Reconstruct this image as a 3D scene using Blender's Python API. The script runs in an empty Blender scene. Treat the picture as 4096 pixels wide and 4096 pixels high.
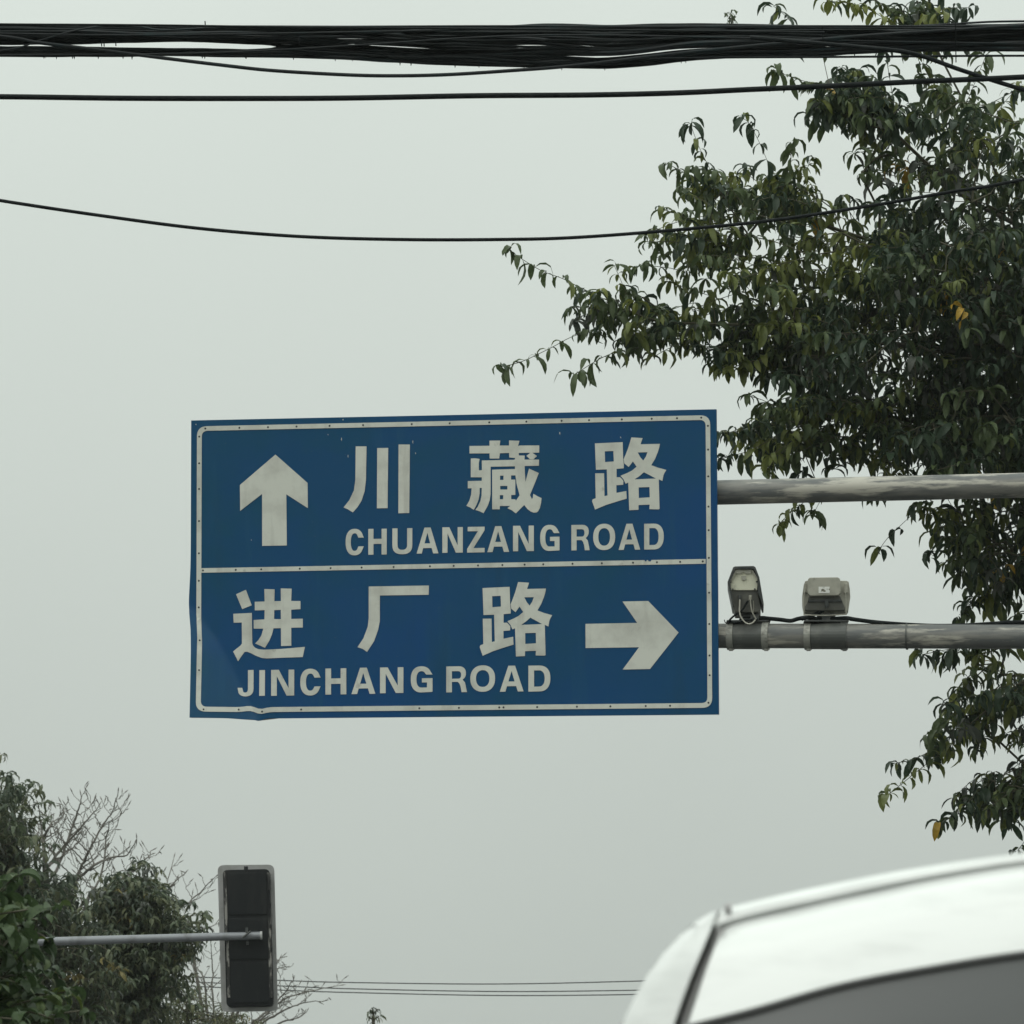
import bpy, bmesh, math, random
import numpy as np
from mathutils import Vector, Matrix
from mathutils.geometry import tessellate_polygon
random.seed(7); rng = np.random.default_rng(7)
sc = bpy.context.scene
COL = sc.collection

# ------------------------------------------------------------------ camera
CAM_H, PITCH, F = 1.3, math.radians(9.6), 18000.0      # F: focal length counted in pixels of the 4096 px photograph
cam_d = bpy.data.cameras.new('camera'); cam = bpy.data.objects.new('camera', cam_d); COL.objects.link(cam)
cam.location = (0, 0, CAM_H); cam.rotation_euler = (math.pi/2+PITCH, 0, 0)
cam_d.sensor_width = 36; cam_d.lens = 36*F/4096
cam_d.clip_end = 3000; cam_d.clip_start = .1
cam_d.dof.use_dof = True; cam_d.dof.focus_distance = 33.5; cam_d.dof.aperture_fstop = 10.5
sc.camera = cam
sc.render.resolution_x = sc.render.resolution_y = 1024
sc.view_settings.view_transform = 'Standard'; sc.view_settings.look = 'None'
sc.view_settings.exposure = 0; sc.view_settings.gamma = 1; sc.view_settings.use_curve_mapping = False

# ------------------------------------------------------------------ overcast sky (CIE overcast luminance over a veiled Nishita sky)
SUN_EL, SUN_AZ = math.radians(48), math.radians(205)
w = bpy.data.worlds.new('World'); sc.world = w; w.use_nodes = True
nt = w.node_tree; nt.nodes.clear()
def wn(t, **k):
    n = nt.nodes.new(t)
    for a, b in k.items(): setattr(n, a, b)
    return n
sky = wn('ShaderNodeTexSky', sky_type='NISHITA', sun_disc=False, sun_elevation=SUN_EL, sun_rotation=SUN_AZ)
hsv = wn('ShaderNodeHueSaturation'); hsv.inputs['Saturation'].default_value = .15
tc = wn('ShaderNodeTexCoord'); sep = wn('ShaderNodeSeparateXYZ')
nt.links.new(tc.outputs['Generated'], sep.inputs[0])
mx = wn('ShaderNodeMath', operation='MAXIMUM'); mx.inputs[1].default_value = 0
nt.links.new(sep.outputs['Z'], mx.inputs[0])
ma = wn('ShaderNodeMath', operation='MULTIPLY_ADD'); ma.inputs[1].default_value = .82; ma.inputs[2].default_value = .314
nt.links.new(mx.outputs[0], ma.inputs[0])
noi = wn('ShaderNodeTexNoise'); noi.inputs['Scale'].default_value = 5; noi.inputs['Detail'].default_value = 3
nt.links.new(tc.outputs['Generated'], noi.inputs['Vector'])
nm = wn('ShaderNodeMapRange'); nm.inputs[3].default_value = .93; nm.inputs[4].default_value = 1.07
nt.links.new(noi.outputs[0], nm.inputs[0])
m2 = wn('ShaderNodeMath', operation='MULTIPLY'); nt.links.new(ma.outputs[0], m2.inputs[0]); nt.links.new(nm.outputs[0], m2.inputs[1])
tint = wn('ShaderNodeVectorMath', operation='SCALE'); tint.inputs[0].default_value = (13.15, 14.4, 13.4)
nt.links.new(m2.outputs[0], tint.inputs['Scale'])
mix = wn('ShaderNodeMixRGB'); mix.inputs[0].default_value = .96
nt.links.new(sky.outputs[0], hsv.inputs['Color']); nt.links.new(hsv.outputs[0], mix.inputs[1]); nt.links.new(tint.outputs[0], mix.inputs[2])
bg = wn('ShaderNodeBackground'); bg.inputs['Strength'].default_value = .1
out = wn('ShaderNodeOutputWorld')
nt.links.new(mix.outputs[0], bg.inputs[0]); nt.links.new(bg.outputs[0], out.inputs[0])
sun_d = bpy.data.lights.new('sun', 'SUN'); sun_d.energy = .75; sun_d.angle = math.radians(60); sun_d.color = (1, .97, .92)
sun = bpy.data.objects.new('sun', sun_d); COL.objects.link(sun)
_d = Vector((math.sin(SUN_AZ)*math.cos(SUN_EL), math.cos(SUN_AZ)*math.cos(SUN_EL), math.sin(SUN_EL)))
sun.rotation_euler = _d.to_track_quat('Z', 'Y').to_euler(); sun.location = (0, -5, 30)

# ------------------------------------------------------------------ helpers
CP, SP = math.cos(PITCH), math.sin(PITCH)
def ray(px, py):
    x, y = (px-2048)/F, -(py-2048)/F
    return Vector((x, CP-y*SP, SP+y*CP))
def at(px, py, d): return Vector((0, 0, CAM_H)) + ray(px, py)*d
def tag(o, label=None, cat=None, group=None, kind=None):
    if label: o['label'] = label
    if cat: o['category'] = cat
    if group: o['group'] = group
    if kind: o['kind'] = kind
    return o
def thing(name, loc, label, cat, group=None):
    o = bpy.data.objects.new(name, None); COL.objects.link(o); o.location = loc; o.empty_display_size = .2
    return tag(o, label, cat, group)
def wloc(o):
    v = Vector((0, 0, 0))
    while o: v = v+Vector(o.location); o = o.parent
    return v
class MB:
    def __init__(s): s.v = []; s.f = []; s.m = []
    def add(s, vs, fs, mi=0):
        n = len(s.v); s.v += [Vector(v) for v in vs]; s.f += [tuple(i+n for i in f) for f in fs]; s.m += [mi]*len(fs); return s
    def box(s, c, sx, sy, sz, mi=0):
        x, y, z = c
        return s.add([(x+a*sx/2, y+b*sy/2, z+e*sz/2) for e in (-1, 1) for b in (-1, 1) for a in (-1, 1)],
              [(0, 2, 3, 1), (4, 5, 7, 6), (0, 1, 5, 4), (2, 6, 7, 3), (0, 4, 6, 2), (1, 3, 7, 5)], mi)
    def prism(s, poly, ext, holes=(), mi=0):
        loops = [[Vector(p) for p in poly]]+[[Vector(p) for p in h] for h in holes]
        flat = [p for l in loops for p in l]; n = len(flat); e = Vector(ext)
        tris = tessellate_polygon(loops)
        fs = []
        for t in tris:
            nn = (flat[t[1]]-flat[t[0]]).cross(flat[t[2]]-flat[t[0]])
            if nn.length < 1e-12: continue
            if nn.dot(e) > 0: t = (t[0], t[2], t[1])
            fs.append(tuple(t)); fs.append((t[2]+n, t[1]+n, t[0]+n))
        k = 0
        for l in loops:
            m = len(l)
            for i in range(m):
                a, b = k+i, k+(i+1) % m
                fs.append((a, b, b+n, a+n))
            k += m
        return s.add(flat+[p+e for p in flat], fs, mi)
    def tube(s, pts, r, sides=8, cap=True, mi=0):
        pts = [Vector(p) for p in pts]; n = len(pts)
        rs = r if isinstance(r, (list, tuple)) else [r]*n
        vs = []; up = None
        for i, p in enumerate(pts):
            t = (pts[min(i+1, n-1)]-pts[max(i-1, 0)])
            if t.length < 1e-9: t = Vector((0, 0, 1))
            t.normalize()
            if up is None: up = Vector((0, 0, 1)) if abs(t.z) < .9 else Vector((0, 1, 0))
            a = t.cross(up)
            if a.length < 1e-4: a = t.orthogonal()
            a.normalize(); b = a.cross(t); up = b.copy()
            for k in range(sides):
                th = 2*math.pi*k/sides; vs.append(p+(a*math.cos(th)+b*math.sin(th))*rs[i])
        fs = [(i*sides+k, i*sides+(k+1) % sides, (i+1)*sides+(k+1) % sides, (i+1)*sides+k) for i in range(n-1) for k in range(sides)]
        if cap: fs += [tuple(range(sides-1, -1, -1)), tuple((n-1)*sides+k for k in range(sides))]
        return s.add(vs, fs, mi)
    def grid(s, rows, mi=0):
        m = len(rows[0]); vs = [p for r in rows for p in r]
        return s.add(vs, [(i*m+j, i*m+j+1, (i+1)*m+j+1, (i+1)*m+j) for i in range(len(rows)-1) for j in range(m-1)], mi)
    def build(s, name, mats, parent=None, smooth=False, bevel=0, origin=None, angle=40):
        me = bpy.data.meshes.new(name); o = bpy.data.objects.new(name, me); COL.objects.link(o)
        if parent is not None:
            base = wloc(parent)
        else:
            base = Vector(origin) if origin is not None else sum(s.v, Vector())/len(s.v)
        me.from_pydata([v-base for v in s.v], [], s.f)
        if parent is not None: o.parent = parent
        else: o.location = base
        if not isinstance(mats, (list, tuple)): mats = [mats]
        for m in mats: me.materials.append(m)
        if len(mats) > 1: me.polygons.foreach_set('material_index', s.m)
        bm = bmesh.new(); bm.from_mesh(me); bmesh.ops.recalc_face_normals(bm, faces=bm.faces)
        if bevel:
            bmesh.ops.remove_doubles(bm, verts=bm.verts, dist=1e-5)
            ed = [e for e in bm.edges if e.is_manifold and e.calc_face_angle(0) > .6]
            bmesh.ops.bevel(bm, geom=ed, offset=bevel, segments=2, affect='EDGES', profile=.6, clamp_overlap=True)
        bm.to_mesh(me); bm.free()
        if smooth:
            me.polygons.foreach_set('use_smooth', [True]*len(me.polygons))
            try: me.set_sharp_from_angle(angle=math.radians(angle))
            except Exception: pass
        me.update(); return o
def catmull(pts, n=8):
    P = [Vector(p) for p in pts]; P = [P[0]*2-P[1]]+P+[P[-1]*2-P[-2]]; o = []
    for i in range(1, len(P)-2):
        a, b, c, d = P[i-1], P[i], P[i+1], P[i+2]
        for k in range(n):
            t = k/n
            o.append(.5*((2*b)+(c-a)*t+(2*a-5*b+4*c-d)*t*t+(3*b-a-3*c+d)*t*t*t))
    o.append(P[-2]); return o
def zpts(pts, s, ox, oy): return [(ox+x*s, oy+y*s) for x, y in pts]

# ------------------------------------------------------------------ materials
def mat(name, col, rough=.6, metal=0, spec=.5, noise=None, bump=None, coat=0, stretch=None, transl=0, sheen=None):
    """noise = list of (colour, scale, low, high, detail): patches of the thing's own wear, or painted-in reflections on the van, mixed over the base"""
    m = bpy.data.materials.new(name); m.use_nodes = True; N = m.node_tree; b = N.nodes['Principled BSDF']
    b.inputs['Roughness'].default_value = rough; b.inputs['Metallic'].default_value = metal
    b.inputs['Specular IOR Level'].default_value = spec; b.inputs['Coat Weight'].default_value = coat; b.inputs['Coat Roughness'].default_value = .14 if coat == .8 else .03
    tcn = N.nodes.new('ShaderNodeTexCoord'); mp = N.nodes.new('ShaderNodeMapping'); N.links.new(tcn.outputs['Object'], mp.inputs[0])
    if stretch: mp.inputs['Scale'].default_value = stretch
    rgb = N.nodes.new('ShaderNodeRGB'); rgb.outputs[0].default_value = (*col, 1); cur = rgb.outputs[0]
    for (c2, scl, lo, hi, det, *own) in (noise or []):
        nz = N.nodes.new('ShaderNodeTexNoise'); nz.inputs['Scale'].default_value = scl; nz.inputs['Detail'].default_value = det
        nz.inputs['Roughness'].default_value = .6
        if own:
            mp2 = N.nodes.new('ShaderNodeMapping'); mp2.inputs['Scale'].default_value = own[0]; N.links.new(tcn.outputs['Object'], mp2.inputs[0])
            N.links.new(mp2.outputs[0], nz.inputs['Vector'])
        else: N.links.new(mp.outputs[0], nz.inputs['Vector'])
        mr = N.nodes.new('ShaderNodeMapRange'); mr.inputs[1].default_value = lo; mr.inputs[2].default_value = hi
        N.links.new(nz.outputs[0], mr.inputs[0])
        mm = N.nodes.new('ShaderNodeMixRGB'); mm.inputs[2].default_value = (*c2, 1)
        N.links.new(mr.outputs[0], mm.inputs[0]); N.links.new(cur, mm.inputs[1]); cur = mm.outputs[0]
    N.links.new(cur, b.inputs['Base Color'])
    if bump:
        nz = N.nodes.new('ShaderNodeTexNoise'); nz.inputs['Scale'].default_value = bump[0]; nz.inputs['Detail'].default_value = 4
        N.links.new(mp.outputs[0], nz.inputs['Vector'])
        bp = N.nodes.new('ShaderNodeBump'); bp.inputs['Strength'].default_value = bump[1]; bp.inputs['Distance'].default_value = bump[2]
        N.links.new(nz.outputs[0], bp.inputs['Height']); N.links.new(bp.outputs[0], b.inputs['Normal'])
    if transl:
        tr = N.nodes.new('ShaderNodeBsdfTranslucent'); ms = N.nodes.new('ShaderNodeMixShader'); ms.inputs[0].default_value = transl
        N.links.new(cur, tr.inputs[0]); o = N.nodes['Material Output']
        N.links.new(b.outputs[0], ms.inputs[1]); N.links.new(tr.outputs[0], ms.inputs[2]); N.links.new(ms.outputs[0], o.inputs[0])
    return m
M = {}
M['blue'] = mat('blue_sheeting', (.0008, .057, .150), .30, spec=.26, noise=[((.001, .062, .125), 1.3, .42, .62, 5), ((.0008, .056, .175), .8, .45, .7, 3), ((.008, .075, .155), 7, .58, .85, 6, (1, 1, .10)), ((.004, .052, .11), 4, .6, .85, 7, (1, 1, .16)), ((.05, .09, .14), 60, .72, .8, 2)], bump=(1.1, .12, .02))
M['white_sheet'] = mat('white_sheeting', (.61, .62, .565), .5, spec=.3, noise=[((.45, .45, .41), 5, .45, .75, 6), ((.25, .25, .23), 9, .66, .8, 8), ((.44, .44, .40), 8, .58, .78, 7, (1, 1, .14))])
M['panel_back'] = mat('aluminium', (.35, .36, .36), .5, metal=.6, noise=[((.2, .2, .2), 3, .4, .7, 5)])
M['rivet'] = mat('rivet_steel', (.03, .035, .04), .5, metal=.3)
M['galv'] = mat('weathered_galvanised', (.115, .12, .12), .5, metal=.1, stretch=(.6, 1, 4.5),
    noise=[((.20, .195, .18), 2.2, .46, .58, 7), ((.42, .40, .35), 3.0, .52, .60, 8), ((.06, .065, .065), 4.5, .58, .75, 7)], bump=(30, .15, .002))
M['galv_thin'] = mat('grey_paint_steel', (.22, .23, .25), .45, metal=.2, noise=[((.15, .15, .16), 8, .45, .7, 6)])
M['strap'] = mat('strap_steel', (.30, .30, .27), .45, metal=.3, noise=[((.12, .11, .1), 14, .5, .68, 6)])
M['dark_steel'] = mat('dark_steel', (.045, .05, .05), .5, noise=[((.09, .09, .085), 20, .5, .7, 5)])
M['sleeve'] = mat('sleeve_steel', (.085, .09, .085), .45, metal=.2, noise=[((.16, .16, .145), 6, .5, .7, 6)])
M['cream'] = mat('cream_paint', (.72, .71, .57), .55, noise=[((.3, .29, .23), 12, .5, .75, 7), ((.12, .11, .09), 22, .66, .8, 6)])
M['cam_grey'] = mat('camera_grey_paint', (.42, .41, .35), .55, noise=[((.28, .27, .23), 10, .45, .7, 7), ((.09, .085, .07), 25, .64, .78, 6)])
M['cam_dark'] = mat('camera_dark_face', (.085, .085, .075), .55, noise=[((.14, .14, .12), 12, .5, .7, 6)])
M['sticker'] = mat('sticker', (.8, .8, .76), .5, noise=[((.15, .14, .1), 30, .56, .62, 4)])
M['black_cable'] = mat('black_cable', (.004, .0065, .0075), .6, spec=.15, noise=[((.014, .017, .018), 6, .5, .7, 5)])
M['grey_cable'] = mat('grey_cable', (.012, .015, .017), .5, spec=.22, noise=[((.01, .022, .025), 5, .5, .7, 5)])
M['pale_cable'] = mat('pale_cable', (.5, .48, .42), .5)
M['signal_black'] = mat('signal_housing', (.014, .016, .018), .6, spec=.3, stretch=(1, 1, .25), noise=[((.025, .026, .027), 7, .48, .7, 7), ((.05, .05, .047), 40, .68, .76, 6)])
M['signal_worn'] = mat('worn_seal', (.035, .035, .035), .6, stretch=(1, 1, .3), noise=[((.30, .29, .27), 26, .48, .58, 7)])
M['plate_white'] = mat('backplate_paint', (.42, .42, .42), .5, noise=[((.3, .3, .29), 5, .45, .7, 6), ((.2, .19, .17), 14, .64, .8, 7)])
M['lens'] = mat('lens_glass', (.15, .02, .02), .2)
M['bark'] = mat('bark', (.05, .046, .036), .9, noise=[((.09, .085, .07), 8, .45, .65, 6)], bump=(25, .5, .01))
M['twig'] = mat('twig_bark', (.075, .07, .045), .8)
M['twig_bare'] = mat('bare_twig_bark', (.14, .13, .115), .8)
M['paint'] = mat('white_car_paint', (.80, .81, .80), .30, coat=.8, stretch=(1, 1, 5), noise=[((.47, .475, .47), 1.1, .46, .70, 3), ((.70, .71, .70), 4, .5, .7, 4)])  # grey streaks in the base colour stand in for reflections from overhead
M['glass'] = mat('dark_privacy_glass', (.08, .084, .086), .2, spec=.7, noise=[((.115, .118, .12), 1.1, .4, .65, 2)])
M['rubber'] = mat('black_rubber', (.02, .02, .02), .7)
M['grey_seal'] = mat('grey_seal', (.42, .41, .41), .6)
M['soft_rubber'] = mat('window_rubber', (.07, .07, .07), .6)
M['tail_red'] = mat('tail_lamp_red', (.35, .01, .01), .15, coat=1)
M['alloy'] = mat('alloy_wheel', (.5, .5, .5), .3, metal=.9)
M['asphalt'] = mat('asphalt', (.05, .05, .05), .85, noise=[((.07, .07, .068), 1.5, .45, .6, 8), ((.035, .035, .036), 20, .5, .7, 6)], bump=(60, .4, .01))
M['pavement'] = mat('paving', (.16, .155, .145), .85, noise=[((.11, .11, .1), 2, .45, .65, 8)])
M['kerb'] = mat('kerb_stone', (.25, .25, .23), .8, noise=[((.16, .16, .15), 5, .45, .65, 8)])
M['soil'] = mat('ground_cover', (.055, .06, .035), .95, noise=[((.09, .08, .055), .3, .4, .6, 8)])
M['line'] = mat('road_marking', (.6, .6, .58), .7, noise=[((.1, .1, .1), 12, .55, .7, 8)])

def leafmats(tag_, cols, tr=.3, rough=.42):
    return [mat(tag_+'_leaf_tint', c, rough, spec=.28, transl=tr, noise=[((c[0]*.55, c[1]*.6, c[2]*.6), 9, .45, .7, 3)]) for c in cols]
LM = leafmats('broadleaf', [(.042, .066, .040), (.082, .112, .048), (.155, .18, .055), (.17, .19, .045), (.45, .28, .04), (.075, .082, .068)])
LF = leafmats('far', [(.070, .092, .062), (.10, .125, .074), (.135, .15, .085), (.15, .16, .08), (.24, .2, .08), (.105, .112, .096)])  # far leaf colours lightened to paint in the distance haze
LN = leafmats('near', [(.042, .068, .030), (.06, .095, .038), (.09, .125, .045), (.11, .15, .03), (.2, .17, .03), (.03, .045, .024)])

# ------------------------------------------------------------------ ground and road (below the frame, they carry the light and the posts)
def slab(name, x0, x1, y0, y1, z0, z1, m):
    b = MB(); b.box(((x0+x1)/2, (y0+y1)/2, (z0+z1)/2), x1-x0, y1-y0, z1-z0); return tag(b.build(name, m), kind='structure')
g = MB(); g.add([(-900, -900, -.02), (900, -900, -.02), (900, 1500, -.02), (-900, 1500, -.02)], [(0, 1, 2, 3)])
tag(g.build('ground', M['soil']), kind='structure')
g = MB(); g.add([(-9, -60, 0), (7.4, -60, 0), (7.4, 300, 0), (-9, 300, 0)], [(0, 1, 2, 3)])
road = tag(g.build('road', M['asphalt']), kind='structure')
g = MB()
for x in (-4.6, 2.9):
    for k in range(-5, 30): g.add([(x-.07, k*10, .004), (x+.07, k*10, .004), (x+.07, k*10+4, .004), (x-.07, k*10+4, .004)], [(0, 1, 2, 3)])
g.add([(-.9, -60, .004), (-.75, -60, .004), (-.75, 300, .004), (-.9, 300, .004)], [(0, 1, 2, 3)])
tag(g.build('road_marking', M['line']), kind='structure')
slab('kerb', 7.4, 7.55, -60, 300, -.02, .13, M['kerb']); slab('kerb', -9.15, -9, -60, 300, -.02, .13, M['kerb'])
slab('pavement', 7.553, 12, -60, 300, -.02, .125, M['pavement']); slab('pavement', -13.5, -9.153, -60, 300, -.02, .125, M['pavement'])

# ------------------------------------------------------------------ the road sign
CPX = [(765, 1682), (2865, 1637), (2875, 2858), (760, 2876)]
r = [ray(*p) for p in CPX]
A_ = np.array([list(-r[1]), list(r[2]), list(-r[3])]).T
dd = np.linalg.solve(A_, -np.array(list(r[0])))
S0 = 33.4
TL, TR, BR, BL = [at(*CPX[i], S0*k) for i, k in enumerate([1.0, dd[0], dd[1], dd[2]])]
SU = (TR-TL); SV = (BL-TL); SN = SU.cross(SV).normalized()
if SN.y > 0: SN = -SN                      # SN faces the viewer
print('sign', SU.length, SV.length, 'angle', math.degrees(SU.angle(SV)), 'depths', dd, 'N', SN, 'z', TL.z, BL.z)
CR = [(805, 2440), (800, 2473), (871, 2564), (950, 2712), (996, 2803), (1064, 2885)]
def crease_d(px, py):
    """signed distance in px to the crease, > 0 on the folded lower left flap"""
    pts = [(745, 2405), (800, 2473), (871, 2564), (950, 2712), (1040, 2890)]
    best = 1e9
    for (ax, ay), (bx, by) in zip(pts, pts[1:]):
        dx, dy = bx-ax, by-ay; t = max(0, min(1, ((px-ax)*dx+(py-ay)*dy)/(dx*dx+dy*dy)))
        qx, qy = px-ax-t*dx, py-ay-t*dy; d = math.hypot(qx, qy)
        if d < abs(best)-1e-6: best = d if (dx*qy-dy*qx) > 0 else -d
    return best
def on_sign(px, py, lift=0.0):
    d = crease_d(px, py) if (px < 1150 and py > 2350) else -1
    sx = 0; w_ = 0
    if d > 0:
        w_ = .40*d*.00183*min(1, d/30+.3); sx = min(d, 60)/60*6+min(d, 260)/260*18
    # gentle waves of the thin sheet
    w_ += .004*math.sin(px/260+1)*math.sin(py/330)
    if py > 2700 and 980 < px < 1120: w_ += .012*math.exp(-((px-1040)/30)**2)*(py-2700)/180
    rr = ray(px+sx, py); o = Vector((0, 0, CAM_H))
    t = (TL-o).dot(SN)/rr.dot(SN)
    return o+rr*t+SN*(w_+lift)
sign = thing('road_sign', (TL+BR)/2-SN*.02, 'large blue direction sign with white Chinese characters, two arrows and a dented lower left corner', 'road sign')
# panel: thin sheet with folded rim, grid fine enough for the dent
NX, NY = 150, 90
def spx(u, v):
    # bilinear in px, edges as traced
    t = (CPX[0][0]*(1-u)+CPX[1][0]*u, CPX[0][1]*(1-u)+CPX[1][1]*u)
    b = (CPX[3][0]*(1-u)+CPX[2][0]*u, CPX[3][1]*(1-u)+CPX[2][1]*u)
    x, y = t[0]*(1-v)+b[0]*v, t[1]*(1-v)+b[1]*v
    if u < .04: x -= (1-u/.04)*7*math.exp(-((y-2425)/120)**2)
    if v > .96: y += (8*math.exp(-((x-1035)/20)**2)+5*math.exp(-((x-985)/50)**2))*(v-.96)/.04
    return x, y
mb = MB()
front = [[on_sign(*spx(i/NX, j/NY)) for i in range(NX+1)] for j in range(NY+1)]
mb.grid(front)
rim = [front[0][i] for i in range(NX+1)]+[front[j][NX] for j in range(1, NY+1)]+[front[NY][i] for i in range(NX-1, -1, -1)]+[front[j][0] for j in range(NY-1, 0, -1)]
n = len(rim)
mb.add(rim+[p-SN*.028 for p in rim], [(i, (i+1) % n, (i+1) % n+n, i+n) for i in range(n)])
mb.build('panel', M['blue'], sign, smooth=True, angle=25)
mb = MB(); mb.grid([[on_sign(*spx(i/30, j/18), lift=-.022) for i in range(31)] for j in range(19)])
mb.build('back_sheet', M['panel_back'], sign)
mb = MB()
for v in (.12, .38, .62, .88):
    mb = MB(); a, b = TL+SU*.03+SV*v-SN*.075, TL+SU*.97+SV*v-SN*.075
    mb.prism([a+SV.normalized()*.03, b+SV.normalized()*.03, b-SV.normalized()*.03, a-SV.normalized()*.03], SN*.03)
    mb.build('stiffening_rail', M['panel_back'], sign)

def sheet(name, loops, holes=(), thick=.003, lift=.0045, m=None, cut=False, label=None, mi=0):
    """a cut piece of sheeting glued on the panel, outlines in photograph px"""
    L = [[Vector((x, y, 0)) for x, y in loops]]+[[Vector((x, y, 0)) for x, y in h] for h in holes]
    flat = [p for l in L for p in l]
    bm = bmesh.new(); bv = [bm.verts.new(p) for p in flat]
    for t in tessellate_polygon(L):
        try: bm.faces.new([bv[i] for i in t])
        except ValueError: pass
    bmesh.ops.recalc_face_normals(bm, faces=bm.faces)
    step = 14 if cut else 60
    xs = [p.x for p in flat]; ys = [p.y for p in flat]
    for k in range(int(min(xs)//step)+1, int(max(xs)//step)+1):
        bmesh.ops.bisect_plane(bm, geom=bm.verts[:]+bm.edges[:]+bm.faces[:], plane_co=(k*step, 0, 0), plane_no=(1, 0, 0))
    for k in range(int(min(ys)//step)+1, int(max(ys)//step)+1):
        bmesh.ops.bisect_plane(bm, geom=bm.verts[:]+bm.edges[:]+bm.faces[:], plane_co=(0, k*step, 0), plane_no=(0, 1, 0))
    bm.verts.index_update()
    vs = [(v.co.x, v.co.y) for v in bm.verts]; fs = [[v.index for v in f.verts] for f in bm.faces]
    be = [(e.verts[0].index, e.verts[1].index) for e in bm.edges if e.is_boundary]
    bm.free(); mb = MB(); n = len(vs)
    mb.add([on_sign(x, y, lift) for x, y in vs]+[on_sign(x, y, lift-thick) for x, y in vs],
           [tuple(f) for f in fs]+[(a, b, b+n, a+n) for a, b in be])
    o = mb.build(name, m or M['white_sheet'], sign)
    if label: o['label'] = label
    return o
K = .17598
# lu (road)
LU_L = [(172,250),(802,222),(812,560),(816,620),(828,730),(826,815),(662,828),(662,1020),(742,1018),(785,1060),(818,1102),(814,1190),(658,1200),(660,1375),(885,1330),(893,1505),(720,1555),(420,1650),(175,1752),(105,1560),(120,1520),(190,1495),(178,930),(380,928),(388,1448),(458,1432),(442,840),(195,848)]
LU_LH = [(395,430),(592,422),(602,660),(402,675)]
LU_R = [(1000,115),(1255,130),(1208,270),(1650,260),(1632,350),(1600,450),(1540,600),(1450,745),(1600,800),(1795,852),(1755,915),(1730,970),(1705,1103),(1622,1065),(1640,1735),(1620,1748),(1410,1745),(1415,1640),(1162,1650),(1160,1758),(950,1768),(930,1140),(868,1165),(825,1070),(752,985),(900,925),(1010,870),(1120,780),(1035,660),(940,785),(840,705),(826,610),(880,480),(930,350),(970,220)]
LU_RH = [[(1145,455),(1368,450),(1330,550),(1270,640),(1200,560)], [(1285,905),(1420,975),(1560,1048),(1070,1068),(1180,995)], [(1165,1250),(1412,1242),(1418,1475),(1168,1490)]]
def lu(tr):
    sheet('character', tr(LU_L), [tr(LU_LH)]); sheet('character', tr(LU_R), [tr(h) for h in LU_RH])
up1 = lambda P: zpts(P, K, 2350, 1730)
up2 = lambda P: [(1931+(x-2380.3)*.974, 2352.6+(y-1774)*1.024) for x, y in up1(P)]
lu(up1); lu(up2)
ZA = lambda P: zpts(P, K, 1850, 1740)
CANG = [(160,250),(615,245),(615,128),(860,128),(845,240),(1060,240),(1060,125),(1295,132),(1262,255),(1300,240),(1745,238),(1745,402),(1280,408),(1280,465),(1415,470),(1408,560),(1740,560),(1738,700),(1412,705),(1418,860),(1435,1065),(1480,890),(1515,765),(1735,865),(1660,1060),(1535,1365),(1580,1460),(1600,1430),(1612,1335),(1700,1390),(1798,1435),(1790,1540),(1760,1660),(1720,1735),(1690,1760),(1620,1765),(1560,1745),(1480,1685),(1403,1592),(1215,1783),(1120,1710),(1022,1665),(1090,1612),(850,1615),(848,1690),(678,1690),(675,790),(1195,775),(1195,712),(640,720),(640,1340),(620,1480),(580,1600),(480,1778),(390,1735),(295,1705),(350,1630),(410,1500),(435,1380),(440,1205),(390,1205),(392,1320),(370,1460),(320,1590),(258,1702),(180,1650),(90,1610),(160,1490),(200,1350),(210,1212),(122,1212),(122,1048),(440,1042),(440,962),(190,960),(190,535),(285,530),(390,545),(372,640),(372,805),(442,800),(440,580),(1160,565),(1195,555),(1195,522),(1065,512),(1060,408),(850,415),(835,535),(620,535),(615,418),(160,420)]
CANG_H = [[(855,925),(935,925),(932,1022),(855,1022)], [(1105,920),(1205,918),(1235,1130),(1300,1370),(1215,1495),(1202,1462),(1108,1460),(1108,1365),(1202,1362),(1202,1015),(1105,1015)], [(858,1158),(1022,1158),(1022,1240),(858,1240)], [(850,1368),(928,1368),(925,1462),(850,1462)]]
sheet('character', ZA(CANG), [ZA(h) for h in CANG_H])
sheet('character', ZA([(1455,475),(1545,404),(1590,404),(1695,480),(1610,556),(1530,550)]))
ZC = lambda P: zpts(P, K, 910, 2320)
sheet('character', ZC([(195,325),(418,222),(550,575),(335,662)]))
sheet('character', ZC([(132,768),(553,748),(562,1440),(580,1490),(620,1535),(700,1572),(820,1583),(1000,1578),(1300,1562),(1760,1520),(1710,1752),(1300,1765),(900,1782),(780,1772),(640,1720),(540,1665),(450,1632),(390,1632),(320,1725),(240,1845),(128,1625),(200,1565),(290,1495),(328,1445),(325,965),(140,970)]))
sheet('character', ZC([(840,205),(1072,212),(1065,482),(1215,478),(1212,192),(1460,198),(1448,475),(1658,478),(1660,662),(1448,675),(1450,885),(1712,880),(1712,1080),(1450,1085),(1450,1495),(1218,1500),(1215,1095),(1045,1098),(1010,1240),(950,1380),(850,1542),(740,1490),(628,1442),(700,1370),(770,1260),(815,1105),(598,1105),(595,910),(840,895),(845,685),(622,690),(620,495),(845,488)]), [ZC([(1065,685),(1212,678),(1215,890),(1058,888)])])
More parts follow.
